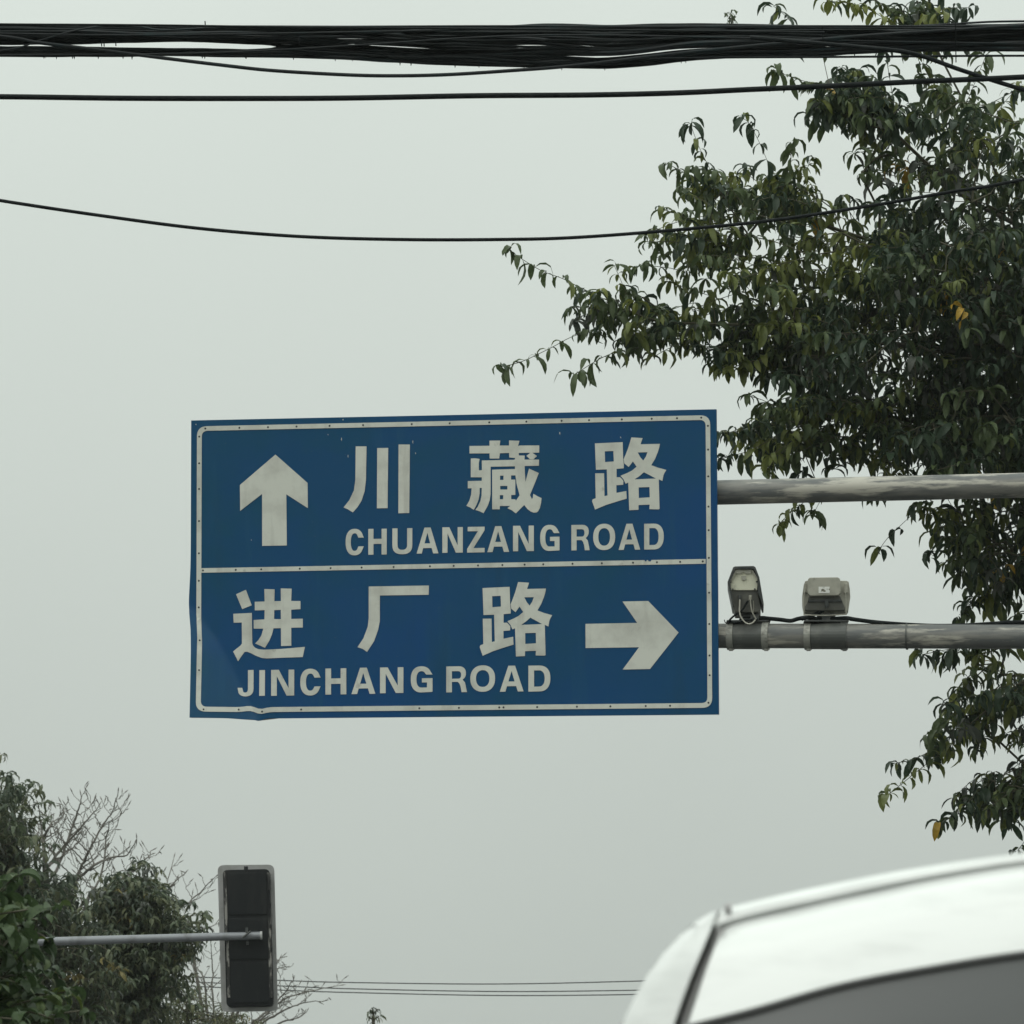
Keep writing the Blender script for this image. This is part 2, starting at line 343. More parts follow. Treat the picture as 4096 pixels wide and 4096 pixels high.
# the overlapping offcut visible on the character's second bar
ZZ1 = lambda P: zpts(P, .5694, 700, 1600)
ZZ3 = lambda P: zpts(P, .5694, 700, 2200)
ZZ2 = lambda P: zpts(P, .5694, 1800, 1600)
ZZ4 = lambda P: zpts(P, .5694, 1800, 2200)
sheet('character', ZZ1([(1270,326),(1346,326),(1342,560),(1333,640),(1310,710),(1283,752),(1250,790),(1215,768),(1185,755),(1225,705),(1258,635),(1268,560)]))
sheet('character', ZZ1([(1421,338),(1498,337),(1494,760),(1419,761)])); sheet('character', ZZ1([(1571,313),(1650,313),(1646,794),(1570,796)]))
sheet('character', ZZ3([(1362,257),(1785,250),(1783,315),(1440,320),(1440,500),(1428,560),(1400,640),(1350,716),(1320,695),(1283,683),(1325,620),(1355,540),(1362,480)]))
sheet('arrow', ZZ1([(707,384),(932,583),(934,760),(783,663),(786,1022),(613,1025),(613,660),(459,779),(457,598)]), label='white arrow pointing straight up')
sheet('arrow', ZZ4([(1212,362),(1392,358),(1606,580),(1405,836),(1213,840),(1328,683),(953,689),(952,519),(1315,512)]), label='white arrow pointing right')
# Latin lettering
def arc(cx, cy, rx, ry, a0, a1, n=14, p=2.5):
    o = []
    for k in range(n+1):
        a = math.radians(a0+(a1-a0)*k/n); c, s_ = math.cos(a), math.sin(a)
        o.append((cx+rx*math.copysign(abs(c)**(2/p), c), cy+ry*math.copysign(abs(s_)**(2/p), s_)))
    return o
def glyph(ch, sw, sh):
    """sw, sh: stroke width as a share of the letter's width / height"""
    a, b = sw, sh
    if ch == 'H': return [(0,0),(a,0),(a,.5-b/2*1.05-.02),(1-a,.5-b/2*1.05-.02),(1-a,0),(1,0),(1,1),(1-a,1),(1-a,.5+b/2-.0),(a,.5+b/2-.0),(a,1),(0,1)], []
    if ch == 'I': return [(0,0),(1,0),(1,1),(0,1)], []
    if ch == 'N': return [(0,0),(a*1.35,0),(1-a,.72),(1-a,0),(1,0),(1,1),(1-a*1.35,1),(a,.24),(a,1),(0,1)], []
    if ch == 'Z': return [(.03,0),(1,0),(1,.14),(.36,1-b),(1,1-b),(1,1),(0,1),(0,.86),(.62,b),(.03,b)], []
    if ch == 'A': return [(.36,0),(.64,0),(1,1),(.76,1),(.69,.79),(.3,.79),(.235,1),(0,1)], [[(.495,.2),(.36,.61),(.625,.61)]]
    if ch == 'U': return [(0,0),(a,0),(a,.62)]+arc(.5,.64,.5-a,.36-b,180,0)[1:-1]+[(1-a,.62),(1-a,0),(1,0),(1,.62)]+arc(.5,.64,.5,.36,0,180)[1:-1]+[(0,.62)], []
    if ch == 'O': return arc(.5,.5,.5,.5,0,354,40,2.25), [arc(.5,.5,.5-a,.5-b,0,354,40,2.25)]
    if ch == 'C':
        return [(1,.335)]+arc(.52,.5,.47,.5,-24,-336,34,2.35)+[(1,.665),(.72,.665)]+arc(.52,.5,.47-a,.5-b,-325,-35,26,2.35)+[(.72,.335)], []
    if ch == 'G':
        return [(1,.32)]+arc(.53,.5,.45,.5,-30,-270,30,2.35)+[(.98,.985),(1,.98),(1,.46),(.55,.46),(.55,.62),(.77,.62),(.77,1-b)]+arc(.53,.5,.45-a,.5-b,-270,-38,26,2.35)+[(.74,.32)], []
    if ch == 'D': return [(0,0),(.5,0)]+arc(.5,.5,.5,.5,-90,90,20,2.3)[1:-1]+[(.5,1),(0,1)], [[(a,b),(.48,b)]+arc(.48,.5,.52-a,.5-b,-90,90,16,2.3)[1:-1]+[(.48,1-b),(a,1-b)]]
    if ch == 'R': return [(0,0),(.6,0)]+arc(.6,.27,.35,.27,-90,60,12,2.3)[1:]+[(.8,.535),(.90,.62),(.95,.80),(1,1),(.74,1),(.69,.78),(.64,.67),(.56,.60),(a,.60),(a,1),(0,1)], [[(a,b),(.58,b)]+arc(.58,b+.145,.14,.145,-90,90,8,2.3)[1:-1]+[(.58,b+.29),(a,b+.29)]]
    if ch == 'J': return [(.66,0),(1,0),(1,.7)]+arc(.5,.72,.5,.28,0,150,12,2.3)[1:]+[(0,.67),(.30,.67)]+arc(.48,.72,.18,.13,150,0,8,2.3)[1:]+[(.66,.7)], []
ROWS = [('d', 'CHUAN', [(32,296,123,488),(358,612,122,478),(690,965,115,473),(1025,1325,105,463),(1380,1662,100,452)]),
        ('e', 'ZANGROAD', [(44,204,86,322),(230,430,80,318),(466,657,76,310),(700,893,68,308),(1003,1170,68,302),(1203,1405,58,300),(1437,1635,58,297),(1672,1852,57,294)]),
        ('f', 'JINCHANGROAD', [(28,125,60,217),(160,193,60,213),(230,367,58,212),(397,524,52,211),(553,677,50,205),(708,850,46,202),(878,1017,44,197),(1050,1190,38,193),(1272,1395,38,192),(1415,1562,32,189),(1590,1731,34,188),(1760,1890,33,187)])]
ZT = {'d': (.28986, 1370, 2080), 'e': (.43478, 1850, 2070), 'f': (.67288, 930, 2640)}
for z, txt, bx in ROWS:
    s_, ox, oy = ZT[z]
    for ch, (x0, x1, y0, y1) in zip(txt, bx):
        W, H = (x1-x0)*s_, (y1-y0)*s_
        st = 20.5 if z != 'f' else 22.5
        ol, hs = glyph(ch, st/W, (st*.86)/H)
        f_ = lambda P: [(ox+x0*s_+u*W, oy+y0*s_+v*H-(u-.5)*W*.015) for u, v in P]
        sheet('letter', f_(ol), [f_(h) for h in hs], cut=(ch == 'J'))
# border strips
def rr(c, rad, n=8):
    """closed rounded quad through px corners TL,TR,BR,BL"""
    o = []
    for i in range(4):
        p = Vector(c[i]); a = (Vector(c[i-1])-p).normalized(); b = (Vector(c[(i+1) % 4])-p).normalized()
        A, B = p+a*rad, p+b*rad
        for k in range(n+1):
            t = k/n; o.append(tuple(A*(1-t)**2*.9+B*t*t*.9+p*(2*t*(1-t)+.1*((1-t)**2+t*t))) if 0 else tuple(A*(1-t)**2+p*2*t*(1-t)+B*t*t))
    return o
oc = [(789, 1706), (2841, 1661), (2849, 2831), (784, 2851)]
ic = [(808, 1724), (2823, 1680), (2830, 2812), (803, 2831)]
O_, I_ = rr(oc, 40), rr(ic, 24)
def dens(loop, step=22):
    o = []
    for i in range(len(loop)):
        a, b = Vector(loop[i]), Vector(loop[(i+1) % len(loop)]); m = max(1, int((b-a).length/step))
        o += [tuple(a+(b-a)*k/m) for k in range(m)]
    return o
bm_ = MB(); vs = []; fs = []
NB = len(O_)
O2, I2 = [], []
for i in range(NB):
    a, b = Vector(O_[i]), Vector(O_[(i+1) % NB]); c, d = Vector(I_[i]), Vector(I_[(i+1) % NB]); m = max(1, int((b-a).length/16))
    for k in range(m): O2.append(a+(b-a)*k/m); I2.append(c+(d-c)*k/m)
NB = len(O2)
def wob(p):   # the tape follows the buckled sheet at the bottom left
    x, y = p
    if y > 2700 and x < 1150: y += 8*math.exp(-((x-1043)/24)**2)-5*math.exp(-((x-998)/30)**2)
    return x, y
vs = [on_sign(*wob(p), .0045) for p in O2]+[on_sign(*wob(p), .0045) for p in I2]+[on_sign(*wob(p), .0015) for p in O2]+[on_sign(*wob(p), .0015) for p in I2]
for i in range(NB):
    j = (i+1) % NB
    fs += [(i, j, j+NB, i+NB), (i, j, j+2*NB, i+2*NB), (i+NB, j+NB, j+3*NB, i+3*NB)]
bm_.add(vs, fs); bm_.build('border_strip', M['white_sheet'], sign)
sheet('divider_strip', [(804, 2273), (2823, 2236), (2823, 2255), (804, 2291)])
# chips in the blue film
for X, Y, a, b in [(1366,1757,3,8),(1312,1739,2.5,3),(1372,1679,3,4),(1651,1768,2.5,8),(1392,1825,2,7),(784,1698,3,3),(2239,1733,3.5,6),(2483,1750,3,4),(1662,1813,3,4),(1005,2160,2,3),(2100,2500,2,3)]:
    sheet('paint_chip', [(X-a/2, Y), (X, Y-b), (X+a/2, Y-b*.4), (X+a*.4, Y+b)], lift=.0015, thick=.001)
for x0, x1 in ((2578,2588),(2592,2606)):
    sheet('torn_film', [(x0, 2240), (x1, 2240), (x1-3, 2246), (x0+2, 2245)], lift=.0058, thick=.001, m=M['blue'])
# rivets
riv = []
lerp = lambda a, b, t: a+(b-a)*t
topy = lambda x: lerp(1715, 1670.5, (x-800)/2030); boty = lambda x: lerp(2842, 2821.5, (x-800)/2030); divy = lambda x: lerp(2282, 2245.5, (x-804)/2019)
lx = lambda y: lerp(798, 793.5, (y-1715)/1127); rx_ = lambda y: lerp(2832, 2839.5, (y-1670)/1150)
for x in [215,454,655,855,1087,1322,1663,1930]: X = 700+x*.5694; riv.append((X, topy(X)))
for x in [276,537,785,978,1208,1418,1596,1766]: X = 1800+x*.5694; riv.append((X, topy(X)))
for x in [200,440,614,887,1718]: X = 700+x*.5694; riv.append(wob((X, boty(X))))
for x in [64,347,377,613,892,1127,1375,1546]: X = 1800+x*.5694; riv.append((X, boty(X)))
riv.append((2834, 2811))
for y in [258,445,625,851,1077]: Y = 1600+y*.5694; riv.append((lx(Y), Y))
for y in [216,403,638,850]: Y = 2200+y*.5694; riv.append((lx(Y), Y))
for y in [182,349,537,749,915,1109]: Y = 1600+y*.5694; riv.append((rx_(Y), Y))
for y in [300,520,741,880]: Y = 2200+y*.5694; riv.append((rx_(Y), Y))
for x in [197,427,606,877,1094,1312,1537,1792]: X = 700+x*.5694; riv.append((X, divy(X)))
for x in [27,198,369,525,656,861,1067,1286,1454,1617,1776]: X = 1800+x*.5694; riv.append((X, divy(X)))
q = SN.to_track_quat('Z', 'Y'); rm = None
for X, Y in riv:
    p = on_sign(X, Y, .0045)
    if rm is None:
        b = MB(); R_ = .0078
        ring = [q @ Vector((R_*math.cos(k*math.pi/4), R_*math.sin(k*math.pi/4), 0)) for k in range(8)]
        top = [v*.6+SN*.003 for v in ring]
        b.add(ring+top, [(k, (k+1) % 8, (k+1) % 8+8, k+8) for k in range(8)]+[tuple(range(8, 16))])
        o = b.build('rivet', M['rivet'], None, origin=(0, 0, 0)); rm = o.data; o.parent = sign; o.location = p-Vector(sign.location)
    else:
        o = bpy.data.objects.new('rivet', rm); COL.objects.link(o); o.parent = sign; o.location = p-Vector(sign.location)

# ------------------------------------------------------------------ gantry with two arms
def arm_pt(px, py, back):
    """point of the line that runs behind the sign, parallel to it"""
    rr_ = ray(px, py); o = Vector((0, 0, CAM_H)); t = (TL-o).dot(SN)/rr_.dot(SN)
    return o+rr_*(t+back)
BACK = .17
U0, U1 = arm_pt(1500, 2003, BACK), arm_pt(5300, 1912, BACK)
L0, L1 = arm_pt(1500, 2541, BACK), arm_pt(5300, 2548, BACK)
colx = (U1+L1)/2
gantry = thing('sign_gantry', Vector((colx.x, colx.y, .13)), 'weathered galvanised cantilever gantry whose two round arms carry the blue sign', 'gantry')
def arm_tube(name, a, b, r, m, n=60):
    mb = MB(); mb.tube([a+(b-a)*k/n for k in range(n+1)], r, 28); return mb.build(name, m, gantry, smooth=True)
def scale_at(p): return (p-Vector((0, 0, CAM_H))).dot(Vector((0, CP, SP)))/F
ru = 49.5*scale_at(U0+(U1-U0)*.5)
o1 = arm_tube('upper_arm', U0, U1, ru, M['galv']); o2 = arm_tube('lower_arm', L0, L1, ru, M['galv'])
mb = MB(); mb.tube([Vector((colx.x, colx.y, .1)), Vector((colx.x, colx.y, U1.z+.5))], .17, 32); mb.build('column', M['galv'], gantry, smooth=True)
mb = MB(); mb.box((colx.x, colx.y, .145), .6, .6, .03); mb.build('base_plate', M['galv'], gantry)
adir = (L1-L0).normalized(); udir = (U1-U0).normalized()
def ring(mb, c, r0, r1, wdt, axis, a0=0, a1=360, seg=28):
    u = Vector((0, 0, 1)); v = axis.cross(u).normalized(); u = v.cross(axis).normalized()
    rows = []
    for k in range(seg+1):
        a = math.radians(a0+(a1-a0)*k/seg); d = u*math.cos(a)+v*math.sin(a)
        rows.append([c-axis*wdt/2+d*r0, c-axis*wdt/2+d*r1, c+axis*wdt/2+d*r1, c+axis*wdt/2+d*r0, c-axis*wdt/2+d*r0])
    mb.grid(rows)
for (a, d_, cc) in ((U0, udir, 1), (L0, adir, 2)):
    for t in (.5, 1.7):
        mb = MB(); ring(mb, a+d_*t, ru, ru+.006, .06, d_); mb.build('sign_clamp', M['strap'], gantry)

# ------------------------------------------------------------------ enforcement cameras on the lower arm
ZS, ZX, ZY = .3623, 2800, 2200
DA = scale_at(arm_pt(3000, 2540, BACK))*F           # depth of the arm at the first camera
DB = scale_at(arm_pt(3310, 2540, BACK))*F
def z5(x, y, d): return at(ZX+x*ZS, ZY+y*ZS, d)
BK = Vector((.05, 1, .0)).normalized()
def zprism(mb, pts, d, depth, mi=0, dirv=None): mb.prism([z5(x, y, d) for x, y in pts], (dirv or BK)*depth, mi=mi)
def ztube(mb, pts, d, rpx, n=6, sides=8):
    dl = d if isinstance(d, (list, tuple)) else [d]*len(pts)
    mb.tube(catmull([z5(x, y, dd_) for (x, y), dd_ in zip(pts, dl)], n), rpx*ZS*dl[0]/F, sides)
def mount(t, xs, d, darkstrap):
    for i, x in enumerate(xs):
        c = arm_pt(ZX+x*ZS, 2544.5, BACK); mb = MB(); ring(mb, c, ru, ru+.012, 70*ZS*d/F, adir)
        mb.box(c+Vector((0, -.02, -ru-.01)), .03, .03, .02)
        mb.build('strap', M['sleeve'] if i in darkstrap else M['strap'], t)
    a, b = arm_pt(ZX+xs[0]*ZS, 2544.5, BACK), arm_pt(ZX+xs[1]*ZS, 2544.5, BACK)
    mb = MB(); ring(mb, (a+b)/2, ru, ru+.006, (b-a).length-72*ZS*d/F, adir); mb.build('sleeve', M['sleeve'], t)
    mb = MB(); top = (a+b)/2+Vector((0, 0, ru+.014)); mb.box(top, (b-a).length+.06, .12, .012)
    mb.build('base_plate', M['dark_steel'], t, bevel=.002); return top
c1 = thing('traffic_camera', z5(530, 800, DA), 'narrow boxed traffic camera under an angular sunshade, nearer to the sign', 'traffic camera', 'cameras on the lower gantry arm')
mount(c1, (340, 728), DA, ())
d1 = DA-.10
mb = MB(); zprism(mb, [(345,443),(330,350),(392,214),(575,214),(640,350),(630,443)], d1, .34); mb.build('rear_cover', M['cream'], c1, bevel=.003)
mb = MB(); zprism(mb, [(343,446),(634,446),(672,655),(655,685),(388,685),(366,620)], d1+.012, .32); mb.build('housing', M['cam_dark'], c1, bevel=.004)
mb = MB(); zprism(mb, [(304,352),(366,190),(388,180),(592,176),(612,188),(655,300),(705,598),(690,604),(640,470),(634,310),(592,206),(392,210),(340,330),(332,352),(372,610),(358,612)], d1-.03, .42); mb.build('sunshade', M['dark_steel'], c1, bevel=.002)
mb = MB(); zprism(mb, [(326,352),(396,222),(404,226),(342,350)], d1-.02, .1); zprism(mb, [(570,224),(580,220),(640,318),(632,330)], d1-.02, .1); mb.build('shade_arm', M['cam_grey'], c1)
mb = MB(); zprism(mb, [(396,216),(455,216),(455,228),(505,228),(505,216),(566,216),(566,258),(505,262),(495,246),(465,246),(455,262),(396,258)], d1-.014, .013); mb.build('hinge', M['cam_grey'], c1, bevel=.001)
mb = MB(); zprism(mb, [(455,285),(510,283),(510,325),(490,332),(465,330)], d1-.014, .013); mb.build('latch', M['cam_grey'], c1, bevel=.002)
for x, y in ((342,352),(626,350),(362,434),(605,432)):
    mb = MB(); mb.tube([z5(x, y, d1-.012), z5(x, y, d1+.002)], .0065, 8); mb.build('bolt', M['dark_steel'], c1)
for x in (440, 555):
    mb = MB(); mb.tube([z5(x, 500, d1-.01), z5(x, 516, d1-.012), z5(x, 548, d1-.01)], .012, 10); mb.build('cable_gland', M['dark_steel' if x == 440 else 'cam_grey'], c1)
mb = MB(); ztube(mb, [(440,545),(438,610),(436,680),(455,745),(500,800),(545,815),(585,800),(612,768)], d1-.02, 8); mb.build('lead', M['pale_cable'], c1, smooth=True)
mb = MB(); ztube(mb, [(555,545),(560,600),(575,680),(600,730),(620,765)], d1-.02, 7)
ztube(mb, [(590,560),(592,640),(586,700),(600,740)], d1+.0, 5); mb.build('lead', M['cam_grey'], c1, smooth=True)
mb = MB(); ztube(mb, [(530,560),(500,610),(460,670),(390,715),(335,765),(330,785),(400,800),(520,775),(640,762)], d1-.015, 11); mb.build('lead', M['black_cable'], c1, smooth=True)
mb = MB(); ztube(mb, [(268,770),(280,800),(310,815),(330,800)], d1-.01, 5); mb.build('tie_end', M['black_cable'], c1)
mb = MB(); mb.box(z5(545, 725, DA+.02), .10, .10, .035); mb.box(z5(530, 772, DA+.03), .13, .12, .012); mb.box(z5(600, 745, DA-.04), .06, .05, .04)
mb.tube([z5(500, 760, DA+.02), z5(500, 690, DA+.02)], .014, 10); mb.tube([z5(560, 800, DA+.02), z5(560, 690, DA+.02)], .02, 10); mb.build('mount_bracket', M['dark_steel'], c1, bevel=.001)

c2 = thing('flash_lamp', z5(1390, 800, DB), 'wide grey boxed camera flash with a white sticker and wire yoke, farther from the sign', 'camera flash', 'cameras on the lower gantry arm')
mount(c2, (1195, 1592), DB, (1,))
d2 = DB-.10
mb = MB(); zprism(mb, [(1185,360),(1192,322),(1212,303),(1520,300),(1546,316),(1553,360),(1553,462),(1545,482),(1522,500),(1222,505),(1204,492),(1187,470)], d2, .05); mb.build('rear_lid', M['cam_grey'], c2, bevel=.006)
mb = MB(); zprism(mb, [(1146,380),(1160,345),(1180,338),(1620,338),(1642,350),(1655,430),(1660,520),(1640,660),(1622,684),(1150,684),(1132,600),(1130,490)], d2+.09, .16); mb.build('body', M['cam_grey'], c2, bevel=.012)
mb = MB(); zprism(mb, [(1200,508),(1545,503),(1570,560),(1604,640),(1600,668),(1158,668),(1160,620),(1192,565)], d2+.045, .06); mb.build('rear_face', M['cam_dark'], c2, bevel=.008)
mb = MB(); zprism(mb, [(1198,545),(1560,545),(1572,572),(1186,572)], d2+.032, .02); mb.build('rib', M['dark_steel'], c2, bevel=.003)
mb = MB(); zprism(mb, [(1376,560),(1420,560),(1416,620),(1396,640),(1380,620)], d2+.02, .03); mb.build('cable_gland', M['dark_steel'], c2, bevel=.003)
for xx in (1140, 1588):
    mb = MB(); zprism(mb, [(xx+10,370),(xx+40,365),(xx+44,470),(xx,475)], d2+.06, .04); mb.build('yoke_lug', M['cam_grey'], c2, bevel=.003)
mb = MB(); zprism(mb, [(1309,405),(1432,404),(1432,474),(1309,475)], d2-.0015, .001); mb.build('sticker', M['sticker'], c2)
mb = MB(); ztube(mb, [(1163,440),(1148,520),(1145,620),(1148,708),(1160,716),(1380,722),(1600,712),(1612,702),(1612,600),(1606,460)], d2+.05, 6.5, 4); mb.build('yoke', M['cam_grey'], c2, smooth=True)
mb = MB(); zprism(mb, [(1320,706),(1440,706),(1452,696),(1462,706),(1500,712),(1440,742),(1432,790),(1350,790),(1340,740),(1290,716)], DB-.03, .1); mb.build('mount_bracket', M['dark_steel'], c2, bevel=.002)
# supply cable resting along the lower arm
cp_ = zpts([(600,765),(680,750),(760,757),(880,768),(1000,782),(1080,760),(1160,748),(1230,752),(1320,765),(1400,768),(1500,758),(1620,752),(1700,765),(1800,780),(1932,805)], ZS, ZX, ZY)[:-1]+zpts([(0,612),(140,630),(300,642),(450,648),(600,645),(750,636),(850,630),(1000,632),(1300,640)], .7768, 3400, 2000)
pts = [arm_pt(x, y, BACK-.02) for x, y in cp_]
mb = MB(); mb.tube(catmull(pts, 5), 8.5*scale_at(pts[5]), 10)
mb.tube(catmull([p+Vector((0, .03, .004)) for p in pts[:11]], 5), 6*scale_at(pts[5]), 8)
mb.tube(catmull([arm_pt(ZX+x*ZS, ZY+y*ZS, BACK-.06) for x, y in [(1120,765),(1200,742),(1260,715),(1330,685),(1395,640)]], 5), 7*scale_at(pts[5]), 8)
sup = tag(mb.build('supply_cable', M['black_cable'], None, smooth=True), 'black supply cable lying along the top of the lower gantry arm past both cameras', 'cable')
mb = MB(); c = arm_pt(3400+294*.7768, 2546, BACK)
ring(mb, c, ru+.002, ru+.007, .012, adir); tag(mb.build('cable_tie', M['sleeve'], None), 'thin tie wrapped round the lower gantry arm and its cable, right of both cameras', 'cable tie')

# ------------------------------------------------------------------ overhead cables
def band(tab, x):
    for (a, ya), (b, yb) in zip(tab, tab[1:]):
        if x <= b: return ya+(yb-ya)*(x-a)/(b-a)
    return tab[-1][1]
TOP = [(-900,90),(0,92),(700,100),(1400,102),(2000,101),(2200,92),(2450,100),(2600,94),(2800,92),(3000,95),(3300,102),(3600,104),(3900,84),(4096,80),(5200,90)]
BOT = [(-900,228),(0,228),(560,232),(930,230),(1150,232),(1400,240),(1700,262),(2000,268),(2300,275),(2450,276),(2600,264),(2750,244),(3000,229),(3300,226),(3600,208),(3900,206),(4096,207),(5200,215)]
G1T = [(-900,160),(0,182),(280,180),(400,176),(560,172),(700,168),(840,172),(1000,179),(1150,186),(1151,181),(5200,180)]
G1B = [(-900,162),(0,183),(280,184),(400,187),(560,190),(700,191),(840,192),(1000,196),(1150,186),(1151,181),(5200,180)]
DCB = 29.5
bund = thing('cable_bundle', at(2048, 165, DCB), 'thick sagging bundle of black telecom cables crossing the top of the view', 'cable bundle')
xs = list(range(-900, 5300, 90))
NS = 34
for s_ in range(NS):
    ph = [random.uniform(0, 6.28) for _ in range(4)]; base = (s_+.5)/NS
    rp = random.choice([4.5, 6, 7, 7, 8, 9, 11])*1.0
    pts = []
    for x in xs:
        t = base+.10*math.sin(x/760+ph[0])+.055*math.sin(x/330+ph[1])*.8+.02*math.sin(x/170+ph[2])
        t += .028*math.sin(x/95+ph[1]*3)*(s_ % 2); t = .5+(t-.5)*1.02; t = min(max(t, 0), 1) if s_ % 3 else min(max(t, .02), .98)
        tp, bt = band(TOP, x)+rp, band(BOT, x)-rp
        y = tp+(bt-tp)*t
        g0, g1 = band(G1T, x), band(G1B, x)
        if x < 1150 and g1 > g0:
            if s_ < NS*.62 and y > g0-rp: y = g0-rp-random.uniform(0, 3)
            elif s_ >= NS*.62 and y < g1+rp: y = g1+rp+random.uniform(0, 3)
        pts.append(at(x, y, DCB+.12*math.sin(x/520+ph[3])+.02*(s_ % 5)))
    mb = MB(); mb.tube(catmull(pts, 3), rp*DCB/F, 6); mb.build('cable', M['grey_cable'] if s_ % 4 == 1 else M['black_cable'], bund, smooth=True)
# thin light strands lying across the bundle's face
for pp in ([(-600,90),(0,145),(150,170),(400,200),(620,228),(900,262),(1100,283),(1400,300),(1600,303),(1800,298),(2050,282),(2300,262),(2700,215),(3100,175),(3500,140),(4200,95)],
           [(-500,235),(0,203),(150,165),(300,122),(430,104),(560,108),(660,120),(900,110),(1400,106),(2100,104),(2800,108),(3600,112),(4400,118)],
           [(-500,130),(0,134),(400,140),(800,138),(1200,132),(1700,122),(2200,112),(2700,106),(3200,104),(4400,104)],
           [(-500,226),(0,220),(700,215),(1100,200),(1500,176),(1900,150),(2300,140),(2900,150),(3500,165),(4400,180)]):
    mb = MB(); k = pp[6][1] > 400
    r_ = 7.5 if pp[7][1] == 283 or pp[6][1] == 283 else 4
    mb.tube(catmull([at(x, y, DCB-.14) for x, y in pp], 8), r_*DCB/F, 8); mb.build('cable', M['grey_cable'], bund, smooth=True)
for (x, y, h_) in ((405,172,14),(415,174,12),(462,172,12),(1195,160,20),(820,100,16),(3290,132,26),(3822,170,80)):
    mb = MB(); mb.tube([at(x, y-h_, DCB-.15), at(x+2, y+h_, DCB-.15)], 2.2*DCB/F, 6); mb.build('cable_tie', M['black_cable'], bund)
mb = MB()
for x in range(60, 4000, 1):
    if random.random() < .006:
        yb = band(BOT, x); h_ = random.uniform(3, 9); mb.tube([at(x, yb-4, DCB-.02), at(x, yb+h_, DCB-.02)], [3.5*DCB/F, .6*DCB/F], 5)
mb.build('water_drop', M['black_cable'], bund)['kind'] = 'stuff'
def cable(pp, d, rpx, label, name='overhead_cable', m='black_cable', group='overhead cables in front of the sky', n=10):
    mb = MB(); mb.tube(catmull([at(x, y, d) for x, y in pp], n), rpx*d/F, 10); return tag(mb.build(name, M[m], None, smooth=True), label, 'cable', group)
cable([(-1200,398),(-500,388),(0,387),(500,393),(1000,394),(1400,392),(1900,383),(2350,380),(2700,372),(3000,358),(3300,345),(3700,325),(4096,308),(5200,250)], 29, 11, 'thick straight black cable just below the big bundle')
cable([(-900,620),(-400,735),(0,802),(400,862),(800,914),(1200,946),(1600,958),(2000,958),(2300,950),(2700,920),(3100,880),(3500,820),(3800,768),(4096,717),(5200,480)], 28, 7, 'single thin black cable sagging in a wide curve between bundle and sign')
cable([(3000,150),(3400,185),(3600,205),(3700,228),(3850,282),(4096,360),(4700,540)], 29, 9, 'short dark cable leaving the bundle and slanting down at the right edge')
cable([(2600,236),(2900,230),(3300,228),(3600,226),(4096,223),(5200,226)], 29.3, 4.5, 'thin wire running tight under the right half of the bundle')
cable([(-900,88),(0,97),(350,99),(700,102),(1100,108),(1600,112),(2400,120),(3300,130)], 29.2, 4.5, 'thin wire running tight above the left end of the bundle')
FW = 'faint distant wires low in the sky'
cable([(-400,3880),(300,3893),(700,3905),(1110,3921),(1400,3930),(2000,3936),(2600,3923),(3300,3900),(4300,3850)], 80, 2.1, 'topmost of three faint distant wires behind the traffic signal', 'distant_wire', group=FW)
cable([(-400,3895),(300,3910),(700,3925),(1110,3943),(1400,3955),(2000,3966),(2600,3960),(3300,3945),(4300,3900)], 80, 2.1, 'middle one of three faint distant wires behind the traffic signal', 'distant_wire', group=FW)
cable([(-400,3910),(300,3925),(700,3942),(1110,3960),(1400,3970),(2000,3982),(2600,3977),(3300,3960),(4300,3920)], 80, 2.1, 'lowest of three faint distant wires behind the traffic signal', 'distant_wire', group=FW)

# ------------------------------------------------------------------ traffic signal seen from behind
Z6 = lambda x, y, d: at(x*.7246, 3000+y*.7246, d)
DS = 41.0
sig = thing('traffic_signal', at(990, 3750, DS), 'black three lamp traffic signal seen from behind with pale worn backplate', 'traffic signal')
def rquad(c, rad, d, n=5):
    return [at(x, y, d) for x, y in rr([tuple(p) for p in c], rad, n)]
outer = [(870,3460),(1097,3458),(1112,4044),(886,4048)]; inner = [(893,3482),(1076,3478),(1090,4022),(908,4026)]
mb = MB(); mb.prism(rquad(outer, 26, DS), Vector((0, .012, 0)), holes=[rquad([(900,3490),(1068,3486),(1082,4012),(914,4018)], 16, DS)]); mb.build('backplate', M['plate_white'], sig, bevel=.002)
hb = [(891,3480),(1078,3476),(1093,4024),(906,4028)]
mb = MB(); mb.prism(rquad(hb, 20, DS-.12), Vector((0, .2, 0))); mb.build('housing', M['signal_black'], sig, bevel=.008, smooth=True)
# seam, module doors, worn seals
mb = MB(); mb.prism([at(x, y, DS-.128) for x, y in [(982,3480),(988,3480),(1000,4022),(994,4022)]], Vector((0, .01, 0))); mb.build('seam_rib', M['signal_black'], sig)
for (a, b) in ((3490, 3660), (3672, 3838), (3850, 4012)):
    t0, t1 = (a-3480)/545, (b-3480)/545
    q_ = [(908+15*t0, a), (1064+15*t0, a-2), (1064+15*t1, b-2), (908+15*t1, b)]
    mb = MB(); mb.prism(rquad(q_, 14, DS-.129), Vector((0, .012, 0))); mb.build('module_cover', M['signal_black'], sig, bevel=.004, smooth=True)
for (x0, x1, y0, y1) in ((895, 905, 3484, 3730), (1068, 1078, 3490, 3560), (1072, 1083, 3670, 3990), (905, 915, 3760, 3990)):
    sh = (y0-3480)*.026*0
    mb = MB(); mb.prism([at(x, y, DS-.127) for x, y in [(x0, y0), (x1, y0), (x1+6, y1), (x0+5, y1)]], Vector((0, .008, 0))); mb.build('seal_strip', M['signal_worn'], sig)
mb = MB(); mb.box(at(984, 3473, DS-.06), .035, .05, .03); mb.build('lifting_lug', M['signal_black'], sig)
